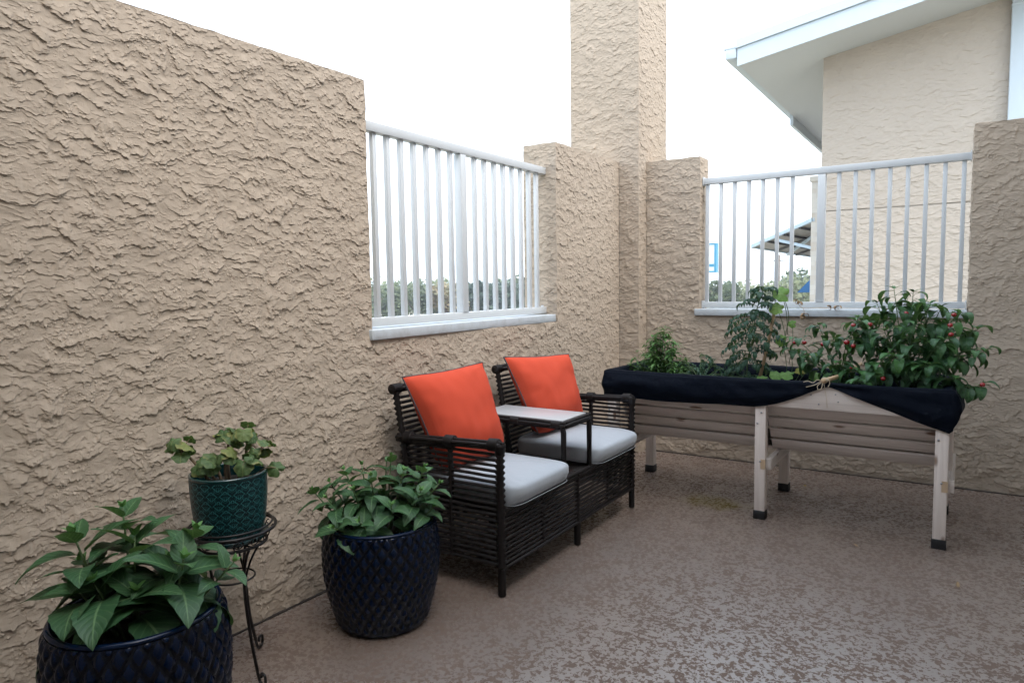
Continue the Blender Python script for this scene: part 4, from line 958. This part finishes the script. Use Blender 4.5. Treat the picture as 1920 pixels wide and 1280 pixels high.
slab(XE, XR, YF - .004, YF + .02, -.012, .205, 'fascia', M['fascia']); slab(XE - .01, XR, YF - .028, YF - .004, .205, .31, 'roof_edge', M['fascia']); slab(XE - .01, XR, YF - .010, YF - .004, .198, .206, 'flashing_line', M['gap'])
slab(XE - .02, XR, YF - .006, YB, .27, .30, 'roof', M['fascia'])
mb = MB(); mb.box(NBq(XE - .15, YF - .01, 4.205), NBq(XE - .012, YB, 4.34), None, .012); mb.box(NBq(XE - .17, YF - .015, 4.33), NBq(XE - .012, YB, 4.352)); mb.build('gutter', M['fascia'], nb)
mb = MB(); mb.box(NBq(XE - .03, 12.3, 3.98), NBq(XE + .02, 16, 4.20)); mb.build('gutter_outlet', M['fascia'], nb)
mb = MB(); mb.box(NBq(.352, YW - .12, GZ), NBq(.62, YW - .018, 4.65), None, .01); mb.box(NBq(.348, YW - .124, 4.43), NBq(.624, YW - .014, 4.45)); mb.build('downspout', M['fascia'], nb)

# shop with stone pier, canopy and awning seen through the right railing
M['stone'] = None
s_ = N('pale_limestone_blocks'); br = s_.n('TexBrick', {'Vector': s_.map(s_.coord(), rot=(R(90), 0, 0)), 'Color1': (.70, .67, .62, 1), 'Color2': (.58, .52, .45, 1), 'Mortar': (.62, .60, .57, 1), 'Scale': 3.2, 'Mortar Size': .012})
M['stone'] = s_.done(br.outputs[0], .85)
shop = empty('shop_building', (-1.9, 12.9, GZ), label='pale stone pier with a metal canopy and a blue awning, seen through the back railing', cat='building')
def SH(P): return Vector(P) - Vector((-1.9, 12.9, GZ))
MB().box(SH((-2.127, 12.2, GZ)), SH((-1.70, 12.7, 3.02))).build('stone_pier', M['stone'], shop); MB().box(SH((-2.16, 12.17, 3.02)), SH((-1.67, 12.73, 3.10))).build('pier_cap', M['stone'], shop)
A_, B_, D_ = Vector((-3.39, 13.5, 2.069)), Vector((-2.10, 12.2, 2.395)), Vector((-2.65, 15.5, 1.917)); E_ = B_ + (D_ - A_)
M['canopy'] = simple('grey_corrugated_underside', (.38, .36, .35), .6); M['canopymetal'] = simple('pale_blue_canopy_metal', (.42, .52, .60), .4); M['darkbeam'] = simple('dark_purlin', (.10, .10, .11), .6)
nn = (B_ - A_).cross(D_ - A_).normalized(); nn = nn if nn.z > 0 else -nn
vs = [SH(q) for q in (A_, B_, E_, D_)] + [SH(q + nn * .03) for q in (A_, B_, E_, D_)]
MB().add(vs, [(3, 2, 1, 0), (4, 5, 6, 7), (0, 1, 5, 4), (1, 2, 6, 5), (2, 3, 7, 6), (3, 0, 4, 7)]).build('canopy_deck', M['canopy'], shop)
mb = MB()
for p_, q_ in ((A_, B_), (A_, D_), (D_, E_), (B_, E_)): mb.bar(SH(p_ + nn * .01), SH(q_ + nn * .01), .05, .06, nn)
mb.build('canopy_frame', M['canopymetal'], shop)
mb = MB()
for t in (.28, .55, .8): mb.bar(SH(A_.lerp(B_, t) - nn * .025), SH(D_.lerp(E_, t) - nn * .025), .03, .035, nn)
for t in (.35, .7): mb.bar(SH(A_.lerp(D_, t) - nn * .025), SH(B_.lerp(E_, t) - nn * .025), .03, .035, nn)
mb.build('canopy_purlins', M['darkbeam'], shop)
mb = MB(); mb.bar(SH(A_.lerp(B_, .42) - nn * .05), SH((-2.12, 12.6, 1.95)), .05, .05, nn); mb.bar(SH(A_.lerp(D_, .55) - nn * .05), SH((-2.12, 12.65, 2.2)), .04, .04, nn); mb.build('canopy_brace', M['canopymetal'], shop)
M['awning'] = fabric('blue_awning_canvas', (.035, .12, .26), sheen=0)
aw = [(-2.95, 15.5, 1.17), (-2.80, 16.1, 1.45), (-2.2, 16.1, 1.45), (-2.2, 15.5, 1.17), (-2.80, 16.1, 1.17), (-2.2, 16.1, 1.17)]
MB().add([SH(q) for q in aw], [(0, 3, 2, 1), (0, 1, 4), (3, 5, 2), (0, 4, 5, 3), (1, 2, 5, 4)]).build('awning', M['awning'], shop)
MB().box(SH((-2.78, 16.1, GZ)), SH((-1.7, 17, 1.9))).build('shop_wall', M['stone'], shop)

sg = empty('pylon_sign', (-9.3, 30, GZ), label='tall white roadside sign with a blue frame, behind the back railing', cat='sign')
M['signwhite'] = simple('white_sign_face', (.62, .68, .70), .5, var=.02); M['signblue'] = simple('blue_sign_edge', (.05, .24, .38), .5)
MB().box((-.55, -.12, 5.42), (.22, .12, 6.56)).build('sign_face', M['signwhite'], sg)
mb = MB()
for lo, hi in (((.22, -.15, 5.35), (.30, .15, 6.62)), ((-.60, -.15, 6.56), (.22, .15, 6.62)), ((-.60, -.15, 5.35), (.22, .15, 5.42)), ((-.5, -.13, 5.60), (.20, -.121, 5.72))): mb.box(lo, hi)
mb.build('sign_frame', M['signblue'], sg); MB().box((-.5, -.09, 0), (-.35, .09, 5.36)).build('sign_post', M['signwhite'], sg)
M['pole'] = simple('weathered_pole', (.16, .13, .11), .8)
up_ = empty('utility_pole', (-15.0, 70, GZ), label='thin wooden utility pole standing among the trees beyond the canopy', cat='pole')
MB().tube([(0, 0, 0), (0, 0, 7.5)], [.13, .09], 10).build('pole_shaft', M['pole'], up_); MB().box((-.55, -.06, 6.9), (.55, .06, 7.0)).build('crossarm', M['pole'], up_)
P0, P1 = Vector((-72, 60, 14.2)), Vector((-25, 60, 4.1))
mb = MB(); mb.tube([P0.lerp(P1, i / 30) - Vector((0, 0, 1.2 * math.sin(math.pi * i / 30))) for i in range(31)], .028, 6); o = mb.build('power_line', simple('pale_cable', (.45, .45, .45), .6)); tag(o, 'single pale overhead cable sloping down behind the left railing', 'cable')

# trees: a band of oaks and shrubs
def crown_mat(name, a, b):
    s = N(name); uv = s.n('UVMap').outputs[0]; u = s.n('SeparateXYZ', {0: uv}).outputs[0]
    c = s.mix(s.math('MULTIPLY', s.math('FLOOR', u), .01), a, b); s.done(c, .7)
    tr = s.n('BsdfTranslucent', {'Color': c}); mx = s.n('MixShader', {0: .35, 1: s.b.outputs[0], 2: tr.outputs[0]}); s.t.links.new(mx.outputs[0], s.out.inputs[0]); return s.m
CR = [crown_mat('oak_crown', (.075, .105, .065), (.20, .235, .13)), crown_mat('cedar_crown', (.05, .085, .07), (.12, .16, .115)), crown_mat('pale_shrub_crown', (.17, .20, .12), (.32, .34, .20)), crown_mat('rust_crown', (.20, .20, .11), (.36, .27, .16))]
M['bark'] = simple('grey_bark', (.12, .09, .07), .9)
def crown_mesh(seed, w_, h_, n_=1500):
    r_ = random.Random(seed); mb = MB(); blobs = []
    for k in range(11):
        a = r_.uniform(0, 6.28); rr = r_.random() ** .5 * w_ * .34; blobs.append((Vector((math.cos(a) * rr, math.sin(a) * rr, h_ * r_.uniform(.32, .80))), w_ * r_.uniform(.16, .27)))
    for q in range(n_):
        c, b = blobs[q % 11]; v = Vector((r_.gauss(0, 1), r_.gauss(0, 1), r_.gauss(0, 1) * .85)).normalized() * b * r_.uniform(.55, 1.08); p_ = c + v
        if p_.z > h_: p_.z = h_ - r_.random() * .2
        if p_.z < .25: p_.z = .25 + r_.random() * .5
        s_l = r_.uniform(.14, .34); t1 = Vector((r_.gauss(0, 1), r_.gauss(0, 1), r_.gauss(0, 1))).normalized(); t2_ = t1.orthogonal().normalized()
        U0 = int(99 * min(1, max(0, .5 + .35 * v.normalized().z * 0 + r_.uniform(-.5, .5))))
        mb.add([p_ + t1 * s_l, p_ + t2_ * s_l * .6, p_ - t1 * s_l * .8, p_ - t2_ * s_l * .6], [(0, 1, 2, 3)], False, uvs=lambda k_: (U0 + .5, .5))
    return mb
protos = []
for k in range(4):
    hh = (6.2, 5.6, 6.0, 5.0)[k]; tr_ = empty('tree', (0, 0, GZ)); mb = MB(); mb.tube(catm([(0, 0, 0), (.1, .05, 1.2), (-.05, .1, 2.2), (.15, 0, 3.2)], 4), [.20 - .011 * i for i in range(13)], 8)
    for a in (0.4, 2.4, 4.5): mb.tube([(0, 0, 1.8), (math.cos(a) * .8, math.sin(a) * .8, 2.8), (math.cos(a) * 1.3, math.sin(a) * 1.3, 3.7)], [.10, .07, .03], 6)
    mb.build('trunk', M['bark'], tr_); cr_ = crown_mesh(40 + k, (6.4, 5.4, 6.0, 4.6)[k], hh).build('crown', CR[0], tr_, uv=True); protos.append((tr_, cr_))
used_p = set(); tr_n = 0
kinds = {0: ('oak_tree', 'grey-green oak'), 1: ('cedar_tree', 'dark green cedar'), 2: ('shrub_tree', 'pale yellow-green shrubby tree'), 3: ('rust_tree', 'rust orange tree')}
def place_tree(px, D, top_px, kind, where, v):
    """px: bearing column in the 1920-wide photo; D distance; top_px: crown top above the horizon in photo pixels"""
    global tr_n
    a = yaw - math.atan((px - 960) / 1287.7); x, y = -math.sin(a) * D, math.cos(a) * D; ztop = 1.4 + top_px / 1287.7 * D * math.cos(math.atan((px - 960) / 1287.7)) ** -1 * 1.0
    hh = (6.2, 5.6, 6.0, 5.0)[v]; sc = (ztop - GZ) / hh
    pr_, pc_ = protos[v]
    if v in used_p:
        r_ = pr_.copy(); C.objects.link(r_); ch = []
        for c_ in pr_.children: q = c_.copy(); C.objects.link(q); q.parent = r_; ch.append(q)
    else: r_ = pr_; used_p.add(v); ch = list(pr_.children)
    r_.name = kinds[kind][0]; r_.location = (x, y, GZ); r_.scale = (sc * rng.uniform(.9, 1.15), sc * rng.uniform(.9, 1.15), sc); r_.rotation_euler = (0, 0, rng.uniform(0, 6.28))
    for q in ch:
        if q.name.startswith('crown'):
            q.material_slots[0].link = 'OBJECT'; q.material_slots[0].material = CR[kind]
    tag(r_, where, 'tree', 'trees on the horizon'); tr_n += 1
bars_lbl = ['at the left end of', 'behind the left quarter of', 'left of the thick post of', 'just right of the thick post of', 'in the right half of', 'at the right end of']
rng.seed(77)
left = [(690, 88, 22, 0), (712, 96, 20, 2), (735, 84, 17, 0), (757, 92, 16, 2), (780, 86, 19, 0), (803, 98, 20, 2), (820, 90, 21, 2), (838, 84, 16, 3), (858, 90, 20, 1), (880, 86, 17, 1), (900, 94, 14, 0), (918, 86, 19, 1), (938, 96, 18, 0), (960, 84, 22, 1), (985, 92, 24, 0), (1010, 86, 22, 1)]
for i, (px, D, tpx, kd) in enumerate(left):
    seg_ = 'first second third fourth fifth sixth seventh eighth ninth tenth eleventh twelfth thirteenth fourteenth fifteenth sixteenth'.split()[i]
    place_tree(px, D, tpx, kd, f'{kinds[kd][1]}, {seg_} tree from the left behind the long wall railing', i % 4)
right = [(1318, 70, 4, 2), (1345, 84, 6, 0), (1362, 70, 12, 0), (1388, 80, 6, 2), (1410, 72, 2, 0), (1436, 82, 4, 2), (1462, 70, 2, 2), (1486, 80, 12, 0), (1506, 68, 22, 2), (1528, 84, 24, 0)]
for i, (px, D, tpx, kd) in enumerate(right):
    seg_ = 'first second third fourth fifth sixth seventh eighth ninth tenth'.split()[i]
    place_tree(px, D, tpx, kd, f'{kinds[kd][1]}, {seg_} tree from the left behind the back wall railing', (i + 1) % 4)
for k in range(4):
    if k not in used_p:
        for c_ in list(protos[k][0].children): bpy.data.objects.remove(c_)
        bpy.data.objects.remove(protos[k][0])

# thin summer haze: far trees turn pale, near things stay clear
hz = MB().box((-420, -60, GZ - 1), (420, 420, 16)).build('haze', None); hz['kind'] = 'stuff'
hm = bpy.data.materials.new('haze_air'); hm.use_nodes = True; hm.node_tree.nodes.clear()
ho = hm.node_tree.nodes.new('ShaderNodeOutputMaterial'); hv = hm.node_tree.nodes.new('ShaderNodeVolumePrincipled')
hv.inputs['Color'].default_value = (.92, .95, 1, 1); hv.inputs['Density'].default_value = .0010; hv.inputs['Anisotropy'].default_value = .2
hm.node_tree.links.new(hv.outputs[0], ho.inputs['Volume']); hz.data.materials.append(hm)
# ------------------------------------------------------------------ unseen building round the camera, eave and rear parts added for shade
hb = empty('patio_shade_building', (0.8, 0, 0), label='unseen stucco building on the right of the patio, its eave and rear wall added to shade it', cat='building')
MB().box((-.05, -6, 0), (.25, 5.35, 3.99)).build('wall', M['stucco_far'], hb)
MB().box((-.72, -6, 4.0), (2.8, 4.6, 4.2)).build('roof', M['paintwhite'], hb)  # unseen overhang, its reach set to shade the patio
MB().box((-4.0, -1.0, 0), (-.06, -.8, 3.99)).build('rear_shade_wall', M['stucco_far'], hb)  # unseen wall added to cut off sky light from behind the camera
MB().box((-4.0, -1.6, 4.0), (-1.16, .0, 4.2)).build('rear_shade_eave', M['paintwhite'], hb)  # unseen eave added to darken the near left corner
